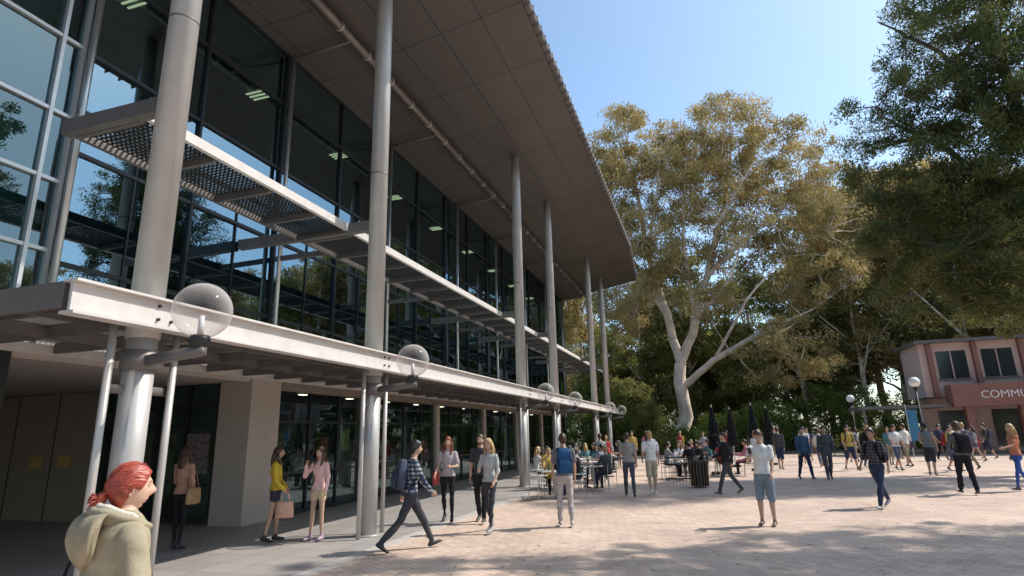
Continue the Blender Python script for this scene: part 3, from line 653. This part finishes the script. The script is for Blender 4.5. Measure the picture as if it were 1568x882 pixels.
g_=nt.nodes.new('ShaderNodeBsdfPrincipled'); g_.inputs['Base Color'].default_value=(.75,.70,.68,1); g_.inputs['Roughness'].default_value=.05
m_=nt.nodes.new('ShaderNodeMixShader'); ad=nt.nodes.new('ShaderNodeMath'); ad.operation='ADD'; ad.inputs[1].default_value=.04
nt.links.new(lw.outputs['Facing'],ad.inputs[0]); nt.links.new(ad.outputs[0],m_.inputs[0]); nt.links.new(t_.outputs[0],m_.inputs[1]); nt.links.new(g_.outputs[0],m_.inputs[2]); nt.links.new(m_.outputs[0],o_.inputs['Surface'])
def globe_lamp(y):
    e=empty('globe_wall_lamp',(CX,y,0)); mb=MB()
    mb.obox((.1,-.05,2.72),(1.0,-.05,2.80),.08,.12,greybeam); mb.tube([(0,0,2.62),(0,0,2.86)],[.20,.20],20,greybeam)
    mb.tube([(.92,-.05,2.84),(.92,-.05,2.92),(.92,-.05,2.97)],[.09,.12,.10],16,dkframe); mb.tube([(.92,-.05,2.97),(.92,-.05,3.2)],[.035,.03],10,white_p)
    mb.obj('arm',e,auto=True)
    mb=MB(); mb.sphere((.92,-.05,3.26),.32,clear,36,24); mb.obj('globe',e,smooth=True)
for y in COLS: globe_lamp(y)
# ------------------------------------------------------------------ ground
def paving():
    m,nt,b=nodes_of('brick_paving'); tc=nt.nodes.new('ShaderNodeTexCoord')
    mp=nt.nodes.new('ShaderNodeMapping'); mp.inputs['Rotation'].default_value=(0,0,rad(35)); nt.links.new(tc.outputs['Object'],mp.inputs['Vector'])
    br=nt.nodes.new('ShaderNodeTexBrick'); br.inputs['Scale'].default_value=1; br.inputs['Brick Width'].default_value=.24; br.inputs['Row Height'].default_value=.12; br.inputs['Mortar Size'].default_value=.006
    br.inputs['Color1'].default_value=(.60,.46,.375,1); br.inputs['Color2'].default_value=(.49,.365,.295,1); br.inputs['Mortar'].default_value=(.32,.25,.21,1)
    nt.links.new(mp.outputs[0],br.inputs['Vector'])
    n=nt.nodes.new('ShaderNodeTexNoise'); n.inputs['Scale'].default_value=.5; n.inputs['Detail'].default_value=9; n.inputs['Roughness'].default_value=.65; nt.links.new(tc.outputs['Object'],n.inputs['Vector'])
    r=nt.nodes.new('ShaderNodeValToRGB'); r.color_ramp.elements[0].position=.3; r.color_ramp.elements[0].color=(.80,.79,.78,1); r.color_ramp.elements[1].position=.6; r.color_ramp.elements[1].color=(1.1,1.1,1.08,1)
    nt.links.new(n.outputs['Fac'],r.inputs['Fac'])
    mx=nt.nodes.new('ShaderNodeMix'); mx.data_type='RGBA'; mx.blend_type='MULTIPLY'; mx.inputs[0].default_value=1
    nt.links.new(br.outputs['Color'],mx.inputs[6]); nt.links.new(r.outputs['Color'],mx.inputs[7]); nt.links.new(mx.outputs[2],b.inputs['Base Color'])
    b.inputs['Roughness'].default_value=.75
    bp=nt.nodes.new('ShaderNodeBump'); bp.inputs['Strength'].default_value=.3; bp.inputs['Distance'].default_value=.01; nt.links.new(br.outputs['Fac'],bp.inputs['Height']); bp.invert=True
    nt.links.new(bp.outputs[0],b.inputs['Normal']); return m
def tiles():
    m,nt,b=nodes_of('grey_tiles'); tc=nt.nodes.new('ShaderNodeTexCoord')
    br=nt.nodes.new('ShaderNodeTexBrick'); br.offset=0; br.inputs['Scale'].default_value=1; br.inputs['Brick Width'].default_value=.6; br.inputs['Row Height'].default_value=.6; br.inputs['Mortar Size'].default_value=.008
    br.inputs['Color1'].default_value=(.36,.33,.31,1); br.inputs['Color2'].default_value=(.30,.275,.26,1); br.inputs['Mortar'].default_value=(.15,.14,.13,1)
    nt.links.new(tc.outputs['Object'],br.inputs['Vector']); nt.links.new(br.outputs['Color'],b.inputs['Base Color']); b.inputs['Roughness'].default_value=.5; return m
mb=MB(); gm=pm('forest_floor',(.12,.10,.06),rough=.95,var=.3,scale=.8); mb.face([(-900,-900,-.008),(900,-900,-.008),(900,900,-.008),(-900,900,-.008)],gm); mb.obj('ground')
mb=MB(); mb.face([(-5.5,-20,-.004),(30,-20,-.004),(30,38,-.004),(16,45,-.004),(-1,47,-.004),(-24,47,-.004),(-24,46,-.004),(-5.5,46,-.004)],paving()); mb.obj('plaza_paving')
mb=MB(); mb.face([(-30,-20,0),(-5.5,-20,0),(-5.5,45.5,0),(-30,45.5,0)],tiles())
edge=pm('edge_stone',(.45,.41,.38),rough=.7,var=.1)
mb.box(-5.55,-5.3,-20,46,-.02,.004,edge); mb.obj('footpath')
def leaves_np(centers,radii,counts,L,W,droop=.3,rng=RNG):
    idx=np.repeat(np.arange(len(centers)),counts); n=len(idx)
    d=rng.normal(size=(n,3)); d/=np.linalg.norm(d,axis=1)[:,None]; rr_=rng.uniform(0,1,n)**.5
    c=centers[idx]+d*rr_[:,None]*radii[idx]
    u=rng.normal(size=(n,3)); u[:,2]-=droop*2; u/=np.linalg.norm(u,axis=1)[:,None]
    v=np.cross(u,rng.normal(size=(n,3))); v/=np.linalg.norm(v,axis=1)[:,None]
    s=rng.uniform(.6,1.3,n)[:,None]
    V=np.stack([c-u*L*s/2,c+v*W*s/2,c+u*L*s/2,c-v*W*s/2],1).reshape(-1,3); return V
def quadmesh(name,V,mat):
    n=len(V)//4; me=bpy.data.meshes.new(name)
    me.vertices.add(len(V)); me.vertices.foreach_set('co',V.astype(np.float32).ravel())
    me.loops.add(4*n); me.loops.foreach_set('vertex_index',np.arange(4*n,dtype=np.int32))
    me.polygons.add(n); me.polygons.foreach_set('loop_start',np.arange(0,4*n,4,dtype=np.int32)); me.polygons.foreach_set('loop_total',np.full(n,4,dtype=np.int32))
    me.materials.append(mat); me.update(calc_edges=True); return me
n=1500; c=np.stack([RNG.uniform(-5,12,n),RNG.uniform(3,30,n),np.full(n,.006)],1); a=RNG.uniform(0,6.28,n); u=np.stack([np.cos(a),np.sin(a),RNG.uniform(-.1,.1,n)],1); v=np.stack([-np.sin(a),np.cos(a),RNG.uniform(-.1,.1,n)],1)
V=np.stack([c-u*.045,c+v*.012,c+u*.045,c-v*.012],1).reshape(-1,3); V[:,2]=np.maximum(V[:,2],.002)
o=bpy.data.objects.new('fallen_leaves',quadmesh('fallen_leaves',V,pm('dry_leaf',(.20,.12,.06),rough=.8,var=.4,scale=3))); scn.collection.objects.link(o)
# ------------------------------------------------------------------ vegetation
bark=pm('eucalyptus_bark',(.72,.60,.49),rough=.85,var=.28,scale=1.2,bump=.4,bscale=8); bark_d=pm('dark_bark',(.10,.08,.06),rough=.9,var=.3,scale=3,bump=.5,bscale=12)
L_euc=leafmat('eucalyptus_leaves',(.28,.235,.095),(.74,.57,.26),.45); L_for=leafmat('forest_leaves',(.09,.115,.038),(.36,.34,.12),.45); L_dark=leafmat('casuarina_leaves',(.045,.075,.035),(.25,.25,.09),.4,.5); L_bush=leafmat('bush_leaves',(.07,.11,.03),(.32,.36,.10),.4,.8)
def branchline(p0,p1,r0,r1,mb,mat,n=5,seg=4,wob=.12,rng=random,sag=0.0):
    p0=Vector(p0);p1=Vector(p1);L=(p1-p0).length; pts=[];rs=[]
    for i in range(seg+1):
        t=i/seg; p=p0.lerp(p1,t); w=wob*L*math.sin(math.pi*t)
        p=p+Vector((rng.uniform(-w,w),rng.uniform(-w,w),rng.uniform(-w,w)*.5+sag*L*math.sin(math.pi*t))); pts.append(p); rs.append(r0+(r1-r0)*t)
    mb.tube(pts,rs,n,mat,caps=False); return pts
def lumps_min(l): return min(a[2]-a[5] for a in l)-2
def maketree(name,limbs,lumps,nclump,crad,cnt,L,W,mat,barkm,droop=.3,seed=1,shell=.55,brr=.05,flat=.7):
    rg=random.Random(seed); rn=np.random.default_rng(seed)
    wood_=MB(); nodes=[]
    for pts,rs in limbs:
        P=[Vector(p) for p in pts]; q=[];qr=[]
        for i in range(len(P)-1):
            for k in range(4):
                t=k/4; q.append(P[i].lerp(P[i+1],t)+Vector((rg.uniform(-1,1),rg.uniform(-1,1),0))*rs[i]*.35); qr.append(rs[i]+(rs[i+1]-rs[i])*t)
        q.append(P[-1]);qr.append(rs[-1]); wood_.tube(q,qr,12,barkm,caps=False); nodes+=list(zip(q,qr))
    nodes=[n for n in nodes if n[0].z>lumps_min(lumps)]
    C=[]
    wts=np.array([l[3]*l[4]*l[5] for l in lumps]); wts=wts/wts.sum()
    for _ in range(nclump):
        l=lumps[rn.choice(len(lumps),p=wts)]; d=rn.normal(size=3); d/=np.linalg.norm(d); 
        t=shell+(1-shell)*rn.uniform()**.6 if rn.uniform()<.8 else rn.uniform()
        C.append(np.array(l[:3])+d*t*np.array(l[3:6]))
    C=np.array(C)
    mids=[]; k0=max(30,nclump//12)
    for c in C[:k0]:
        cv=Vector(c); best=min(nodes,key=lambda n:(n[0]-cv).length+max(0,n[0].z-cv.z)*1.2)
        pp=branchline(best[0],cv,min(best[1]*.5,.14*crad),.02,wood_,barkm,6,5,.10,rg,.05)
        mids+=[(p,.04) for p in pp[1:]]
    alln=np.array([tuple(m[0]) for m in mids])
    for c in C[k0:]:
        k=np.argmin(np.linalg.norm(alln-c,axis=1)+np.maximum(0,alln[:,2]-c[2])*.8)
        branchline(alln[k],c,brr,.012,wood_,barkm,4,3,.12,rg)
    rad_=np.stack([rn.uniform(.6,1.25,len(C))*crad]*3,1); rad_[:,2]*=flat
    V=leaves_np(C,rad_,rn.integers(int(cnt*.4),int(cnt*1.6),len(C)),L,W,droop,rn)
    return wood_,quadmesh(name+'_leaves',V,mat)
def place(name,wood_,leafme,loc=(0,0,0)):
    e=empty(name,loc); w=wood_.obj('trunk_and_branches',e,smooth=True); o=bpy.data.objects.new('foliage',leafme); scn.collection.objects.link(o); o.parent=e; return e,w.data
ex,ey=-1.8,54
limbs=[([(ex,ey,-.2),(ex+.1,ey,4),(ex+.2,ey,7.5)],[.75,.55,.5]),
 ([(ex+.2,ey,7.5),(ex-.6,ey-.5,12),(ex-1.8,ey,18),(ex-2.4,ey,25),(ex-3,ey,31)],[.42,.34,.25,.15,.05]),
 ([(ex+.2,ey,7.3),(ex+1.8,ey-.5,11),(ex+3.2,ey-1,15),(ex+5.5,ey,22),(ex+7,ey,29)],[.42,.34,.28,.18,.05]),
 ([(ex+.2,ey,5.5),(ex+3,ey-1.5,7.5),(ex+7,ey-2.5,9.5),(ex+11,ey-3,11)],[.32,.26,.17,.05]),
 ([(ex+3.2,ey-1,15),(ex+7,ey-2,18),(ex+11,ey-2,21)],[.22,.14,.05]),
 ([(ex-.6,ey-.5,12),(ex-3.5,ey-1,18),(ex-6.5,ey-1,25)],[.22,.14,.05]),
 ([(ex+1.8,ey-.5,11),(ex+1.5,ey-2,18),(ex+2.5,ey-2,26)],[.22,.14,.05]),
 ([(ex+3.2,ey-1,15),(ex+4.5,ey-3.5,19),(ex+8,ey-4,24)],[.18,.12,.04]),([(ex-1.8,ey,18),(ex-.5,ey-3,22),(ex+.5,ey-4,27)],[.16,.1,.04]),
 ([(ex+3,ey-1.5,7.5),(ex+6,ey-4,12),(ex+9,ey-5,15)],[.16,.1,.04]),([(ex+1.8,ey-.5,11),(ex+5,ey-4,14),(ex+7,ey-4.5,19)],[.16,.1,.04])]
lumps=[(4.2,54,28.5,5,5,4),(-4.3,54,29,4.8,5,4),(-7.5,54,24,4,5,5),(8.8,54,25,4.5,5,4),(12,53,20,3.5,4,4),(.3,53,24.5,5,5,4.5),(4.5,52,19,5,5,4),(-4,52,18,3.8,5,4),(10,52,14.5,4,4,3.5),(7,50,7.5,4,3,2.8),(-6,52,13,3,4,3),(1,51,13,3,3,2.5)]
w_,l_=maketree('euc',limbs,lumps,1200,1.05,115,.34,.10,L_euc,bark,droop=.5,seed=4,brr=.05)
place('eucalyptus_tree',w_,l_)
limbs=[([(14.2,27,-.2),(14,27,6),(13.6,27,13),(13.4,27,22)],[.45,.36,.25,.05]),
 ([(14,27,5),(11,26.5,8),(8.2,26,9)],[.17,.11,.03]),([(13.8,27,9),(10.5,26,12.5),(8,25.5,14.5)],[.17,.10,.03]),([(13.6,27,13),(11,26,17),(9,26,19)],[.14,.09,.03]),([(14,27,3.8),(12,25.5,5.6),(10,25,6.2)],[.12,.08,.03])]
lumps=[(8.4,26,14.6,1.9,2,1.4),(11,26,16.8,2.4,3,2.0),(10,25.5,11.3,2.3,2.5,1.7),(7.9,26,9.4,1.5,2,1.6),(12.5,26,12.5,3,3,3),(10,25.5,8.2,2.5,2.5,1.9),(12,25,6.8,2.6,2.5,1.8),(12,26,20,2.5,3,2.6),(14.5,27,16,3,3,4),(10.8,26,9.8,2.5,2.5,2),(11.5,26,14.3,2.5,2.5,2.0),(8.0,26,12.3,1.4,2,1.3),(9.4,26,6.4,1.8,2,1.0),(11.6,26,5.8,2,2,.9),(8.1,26,7.4,1.2,1.6,.9)]
w_,l_=maketree('cas',limbs,lumps,820,.66,170,.22,.045,L_dark,bark_d,droop=.2,seed=9,brr=.025)
place('casuarina_tree',w_,l_)
def variant(seed,H,R,mat,barkm,cnt=90,ncl=230,L=.42,W=.16,crad=1.2,low=.35,ns=8):
    rg=random.Random(seed); limbs=[([(0,0,-.2),(.2,0,H*.35),(-.2,.2,H*.6),(0,0,H*.9)],[.35,.26,.18,.05])]
    for k in range(5):
        a=rg.uniform(0,6.28); z=H*rg.uniform(.3,.6); limbs.append(([(0,0,z),(math.cos(a)*R*.4,math.sin(a)*R*.4,z+H*.12),(math.cos(a)*R*.75,math.sin(a)*R*.75,z+H*.22)],[.14,.09,.03]))
    lm=[]
    for k in range(ns):
        a=rg.uniform(0,6.28); q=rg.uniform(.2,.65)*R; lm.append((math.cos(a)*q,math.sin(a)*q,H*rg.uniform(low,.85),R*.5,R*.5,H*.13))
    lm.append((0,0,H*.9,R*.4,R*.4,H*.1))
    return maketree('v%d'%seed,limbs,lm,ncl,crad,cnt,L,W,mat,barkm,seed=seed,brr=.035)
vs=[]
for sd_,H,R,mt,bk in((21,22,5.5,L_for,bark),(22,26,6,L_euc,bark),(23,16,5,L_for,bark_d)):
    w_,l_=variant(sd_,H,R,mt,bk,low=.22); me=bpy.data.meshes.new('w'); me.from_pydata(w_.v,[],w_.f); me.materials.append(bk); vs.append((me,l_))
D=empty('distant_trees'); rg=random.Random(77)
def inst(parent,k,x,y,s,sz=None):
    for me,nm in((vs[k][0],'trunk'),(vs[k][1],'foliage')):
        o=bpy.data.objects.new(nm,me); scn.collection.objects.link(o); o.parent=parent; o.location=(x,y,0); o.scale=(s,s,sz or s); o.rotation_euler=(0,0,rot_)
for row,(yb,n,x0,x1) in enumerate(((64,11,-15,42),(72,12,-20,50),(82,13,-25,60))):
    for i in range(n):
        rot_=rg.uniform(0,6.28); x=x0+(x1-x0)*(i+rg.uniform(.2,.8))/n
        k=rg.choice([0,1,2,0]) if x<16 else rg.choice([0,1,1]); s=rg.uniform(.75,1.0) if x<14 else rg.uniform(.9,1.15)
        inst(D,k,x,yb+rg.uniform(-2.5,2.5),s)
for i in range(15):
    rot_=rg.uniform(0,6.28); inst(D,rg.choice([0,2,2,1]),rg.uniform(33,42),-38+i*5.6,rg.uniform(.55,.85))
def nearby(name,k,x,y,s,sz=None):
    global rot_
    rot_=rg.uniform(0,6.28); e=empty(name,(0,0,0)); inst(e,k,x,y,s,sz)
nearby('gum_tree',1,17,60,1.0); nearby('gum_tree',1,21,56,.95); nearby('gum_tree',0,26,54,.95); nearby('gum_tree',0,13.5,58,.72)
nearby('gum_tree',0,30,56,.9); nearby('gum_tree',2,20,57,.8); nearby('gum_tree',2,-8,56,.7)
w_,l_=variant(31,15,3.6,L_for,bark_d,cnt=120,ncl=125,L=.17,W=.06,crad=.62,low=.66,ns=9); me=bpy.data.meshes.new('w'); me.from_pydata(w_.v,[],w_.f); me.materials.append(bark_d); vs.append((me,l_))
for x,y,s in ((18,7,1.2),(12,-4,1.1),(20,0,1.3),(14,-11,1.3)): nearby('plaza_tree',3,x,y,s)
# spreading tree right of the camera whose crown shades the near paving
tx,ty=14.0,12.2; zc_=14.5
limbs=[([(tx,ty,-.2),(tx,ty,5),(tx-.3,ty+.3,9.5)],[.46,.36,.28]),
 ([(tx-.3,ty+.3,9.5),(10.6,13.6,12.8),(8.6,14.0,14.2),(6.0,13.7,14.8)],[.2,.14,.09,.03]),([(tx-.3,ty+.3,9.5),(13,14.5,12.5),(12.9,16.1,14.4)],[.2,.13,.04]),
 ([(tx-.3,ty+.3,9.5),(12.8,13,12.5),(12.6,13.4,14.8)],[.16,.1,.04]),([(13,14.5,12.5),(15.5,16.5,13.5),(17.2,18.5,14.3)],[.14,.09,.03]),([(tx,ty,8),(15,14,12.5),(15.4,15.2,14.6)],[.16,.1,.03])]
lumps=[(6.1,13.4,14.7,1.7,1.2,.8),(8.5,13.9,14.5,1.9,1.4,1.0),(10.7,14.8,14.5,2.1,1.7,1.1),(12.9,16.2,14.4,2.2,1.9,1.2),(14.9,17.4,14.4,2.2,1.8,1.2),(17.2,18.6,14.2,2.2,1.8,1.2),(12.7,13.6,14.8,2.4,1.8,1.3),(15.2,15.0,14.6,2.4,2,1.3),(10.2,12.9,14.8,1.8,1.2,1.0)]
w_,l_=maketree('spread',limbs,lumps,460,.48,115,.16,.065,L_for,bark_d,seed=41,brr=.02,shell=.3)
place('plaza_tree',w_,l_)
def bush(name,x,y,rx,ry,h,n=70,mat=L_bush,L=.22,W=.09):
    rn=np.random.default_rng(int(abs(x*31+y*7))); d=rn.normal(size=(n,3)); d/=np.linalg.norm(d,axis=1)[:,None]; d[:,2]=abs(d[:,2]); C=d*rn.uniform(.5,1,(n,1))*np.array([rx,ry,h*.85]); C[:,2]+=.15
    V=leaves_np(C,np.full((n,3),.55),rn.integers(50,130,n),L,W,.1,rn); e=empty(name,(x,y,0))
    o=bpy.data.objects.new('foliage',quadmesh('bush',V,mat)); scn.collection.objects.link(o); o.parent=e
    mb=MB()
    for c in C[:14]: branchline((c[0]*.15,c[1]*.15,0),c,.04,.015,mb,bark_d,5,3,.1,rg)
    mb.obj('stems',e)
for x,y,rx,ry,h,n in((-7.5,49.5,2.6,2,6.5,150),(-4.2,50,2.4,1.8,4.8,110),(-1.4,49,1.6,1.2,2.4,50),(1.5,53,3,2,4,110),(5,55,3,2,5,120),(9,56,3.5,2,6,150),(13,55,3,2,5.5,130),(17,56,3.5,2,6,140),(21,56,3,2,5,120),(-11,51,3,2,7,130),(10.5,46.5,2,1.2,1.6,50),(-3.5,61,4,2,7,160),(2,63,4,2,7,160),(-8,62,4,2,8,170)):
    bush('bush',x,y,rx,ry,h,n,mat=L_bush if int(x)%2 else L_for)
# ------------------------------------------------------------------ right building
Rb=empty('arts_building'); pink=pm('pink_render',(.62,.47,.42),rough=.85,var=.07,scale=1.2); redb=pm('red_paint',(.27,.125,.10),rough=.6,var=.1); win=pm('dark_window',(.03,.04,.045),rough=.08,var=.1)
mb=MB(); bx,by=13.3,43.0
mb.box(bx,bx+26,by,by+3.5,3.4,6.7,pink); mb.box(bx-.3,bx+26.4,by-.5,by+3.8,6.7,6.9,greybeam)
mb.box(bx+.5,bx+26,by+2.4,by+3.5,0,3.39,pink)
for k in range(9):
    x=bx+.9+k*2.4; mb.box(x,x+1.6,by-.02,by+.05,4.5,6.2,win); mb.box(x-.08,x+1.68,by-.08,by-.022,4.36,4.48,greybeam); mb.box(x+.75,x+.81,by-.05,by-.021,4.5,6.2,pink)
    mb.box(x-.50,x-.25,by-.3,by-.002,3.4,6.68,redb)
mb.box(bx+.9,bx+26,by-1.4,by-.35,2.75,4.05,redb)
for k in range(9): mb.box(bx+1.5+k*2.7,bx+1.9+k*2.7,by-1.2,by-.8,0,2.74,redb)
for k in range(8): mb.box(bx+1.2+k*2.9,bx+3.2+k*2.9,by+2.35,by+2.38,.3,2.6,win)
mb.box(bx-4.0,bx+.85,by-1,by+2.3,2.75,2.95,greybeam)
for x in(bx-3.8,bx-1.4): mb.box(x-.06,x+.06,by-.9,by-.78,0,2.74,greybeam)
mb.obj('walls_and_windows',Rb)
cu=bpy.data.curves.new('sign','FONT'); cu.body='COMMUNICATION CENTRE'; cu.size=.62; cu.extrude=.02; cu.materials.append(pm('sign_letters',(.75,.73,.70),rough=.5,var=.02))
so=bpy.data.objects.new('sign_letters',cu); so.location=(bx+2.3,by-1.43,3.2); so.rotation_euler=(rad(90),0,0); scn.collection.objects.link(so); so.parent=Rb
# ------------------------------------------------------------------ street furniture
opal=pm('opal_globe',(.85,.85,.83),rough=.25,var=.02)
def street_lamp(x,y,h):
    e=empty('street_lamp',(x,y,0)); mb=MB(); mb.tube([(0,0,0),(0,0,.3),(0,0,.35),(0,0,h-.35)],[.09,.09,.05,.04],14,darkm); mb.tube([(0,0,h-.36),(0,0,h-.24)],[.10,.13],14,darkm); mb.sphere((0,0,h),.26,opal,24,16); mb.obj('pole_and_globe',e,auto=True)
street_lamp(10.46,35.2,3.9); street_lamp(9.6,45.6,3.6)
def umbrella(x,y,h):
    e=empty('closed_umbrella',(x,y,0)); mb=MB(); fab=cloth((.02,.022,.026)); mb.cyl(0,0,0,h+.12,.025,steel,10); mb.tube([(0,0,0),(0,0,.1)],[.28,.26],20,darkm)
    N=24; b=len(mb.v); rings=[(1.0,.20),(1.15,.24),(1.5,.19),(1.9,.17),(2.3,.10),(h,.035)]
    for z,rr_ in rings:
        for j in range(N):
            a=2*math.pi*j/N; q=rr_*(1+.25*math.sin(8*a)); mb.v.append((math.cos(a)*q,math.sin(a)*q,z+.05*math.sin(8*a)*(z<1.1)))
    k=mb.mi(fab)
    for i in range(len(rings)-1):
        for j in range(N): mb.f.append([b+i*N+j,b+i*N+(j+1)%N,b+(i+1)*N+(j+1)%N,b+(i+1)*N+j]); mb.m.append(k)
    mb.tube([(0,0,1.55),(0,0,1.6)],[.2,.2],16,darkm); mb.obj('pole_and_canopy',e)
for x,y,h in((.3,26.5,2.7),(2.0,28.5,2.8),(1.2,31.5,2.75),(3.0,33.0,2.8)): umbrella(x,y,h)
def planter(x,y):
    e=empty('litter_bin',(x,y,0)); mb=MB()
    for j in range(18):
        a=2*math.pi*j/18; c,s=math.cos(a),math.sin(a); mb.obox((c*.27,s*.27,.05),(c*.30,s*.30,.80),.075,.022,wood)
    mb.tube([(0,0,.04),(0,0,.77)],[.25,.28],20,darkm); mb.tube([(0,0,.77),(0,0,.82)],[.32,.32],20,darkm); mb.obj('slats_and_lid',e)
planter(-.35,20.6)
def railing(x0,y0,x1,y1):
    e=empty('metal_railing'); mb=MB(); 
    for z in(.15,.85): mb.obox((x0,y0,z),(x1,y1,z),.04,.04,darkm)
    n=int(math.hypot(x1-x0,y1-y0)/.11)
    for i in range(n+1):
        t=i/n; mb.obox((x0+(x1-x0)*t,y0+(y1-y0)*t,0),(x0+(x1-x0)*t,y0+(y1-y0)*t,.9),.015,.015,darkm)
    mb.obj('bars',e)
railing(-1.5,22.3,-.6,22.1)
e=empty('banner_flag',(10.9,39,0)); mb=MB(); mb.cyl(0,0,0,2.9,.03,steel,8); mb.box(.03,.5,-.01,.01,.9,2.6,pm('blue_banner',(.05,.20,.36),rough=.7)); mb.obj('pole_and_fabric',e)
# ------------------------------------------------------------------ light, world, camera
EL,PH=50,28
w=bpy.data.worlds.new('World'); scn.world=w; w.use_nodes=True; nt=w.node_tree; bg=nt.nodes['Background']
sky=nt.nodes.new('ShaderNodeTexSky'); sky.sky_type='NISHITA'; sky.sun_disc=False; sky.sun_elevation=rad(EL); sky.sun_rotation=rad(90-PH); sky.dust_density=1.4; sky.altitude=0
hs=nt.nodes.new('ShaderNodeHueSaturation'); hs.inputs['Saturation'].default_value=.96; hs.inputs['Value'].default_value=1.6; nt.links.new(sky.outputs[0],hs.inputs['Color'])
tm_=nt.nodes.new('ShaderNodeMix'); tm_.data_type='RGBA'; tm_.blend_type='MULTIPLY'; tm_.inputs[0].default_value=1; tm_.inputs[7].default_value=(.88,1.0,1.02,1); nt.links.new(hs.outputs[0],tm_.inputs[6])
nt.links.new(tm_.outputs[2],bg.inputs['Color']); bg.inputs['Strength'].default_value=.15
sl=bpy.data.lights.new('sun','SUN'); sl.energy=5.0; sl.angle=rad(.5); sl.color=(1,.94,.85)
so=bpy.data.objects.new('sun',sl); scn.collection.objects.link(so)
sd_=Vector((math.cos(rad(EL))*math.cos(rad(PH)),math.cos(rad(EL))*math.sin(rad(PH)),math.sin(rad(EL)))); so.rotation_euler=sd_.to_track_quat('Z','Y').to_euler()
cam=bpy.data.cameras.new('camera'); co_=bpy.data.objects.new('camera',cam); scn.collection.objects.link(co_); scn.camera=co_
M=Matrix.Rotation(rad(17.6),4,'Z')@Matrix.Rotation(rad(104.2),4,'X')@Matrix.Rotation(rad(-1.5),4,'Z')
co_.matrix_world=Matrix.Translation((0,0,1.78))@M
cam.sensor_width=36; cam.lens=36*890/1568; cam.clip_end=3000
scn.view_settings.view_transform='Standard'; scn.view_settings.look='None'; scn.view_settings.exposure=0
print('PEOPLE',PCOUNT[0])
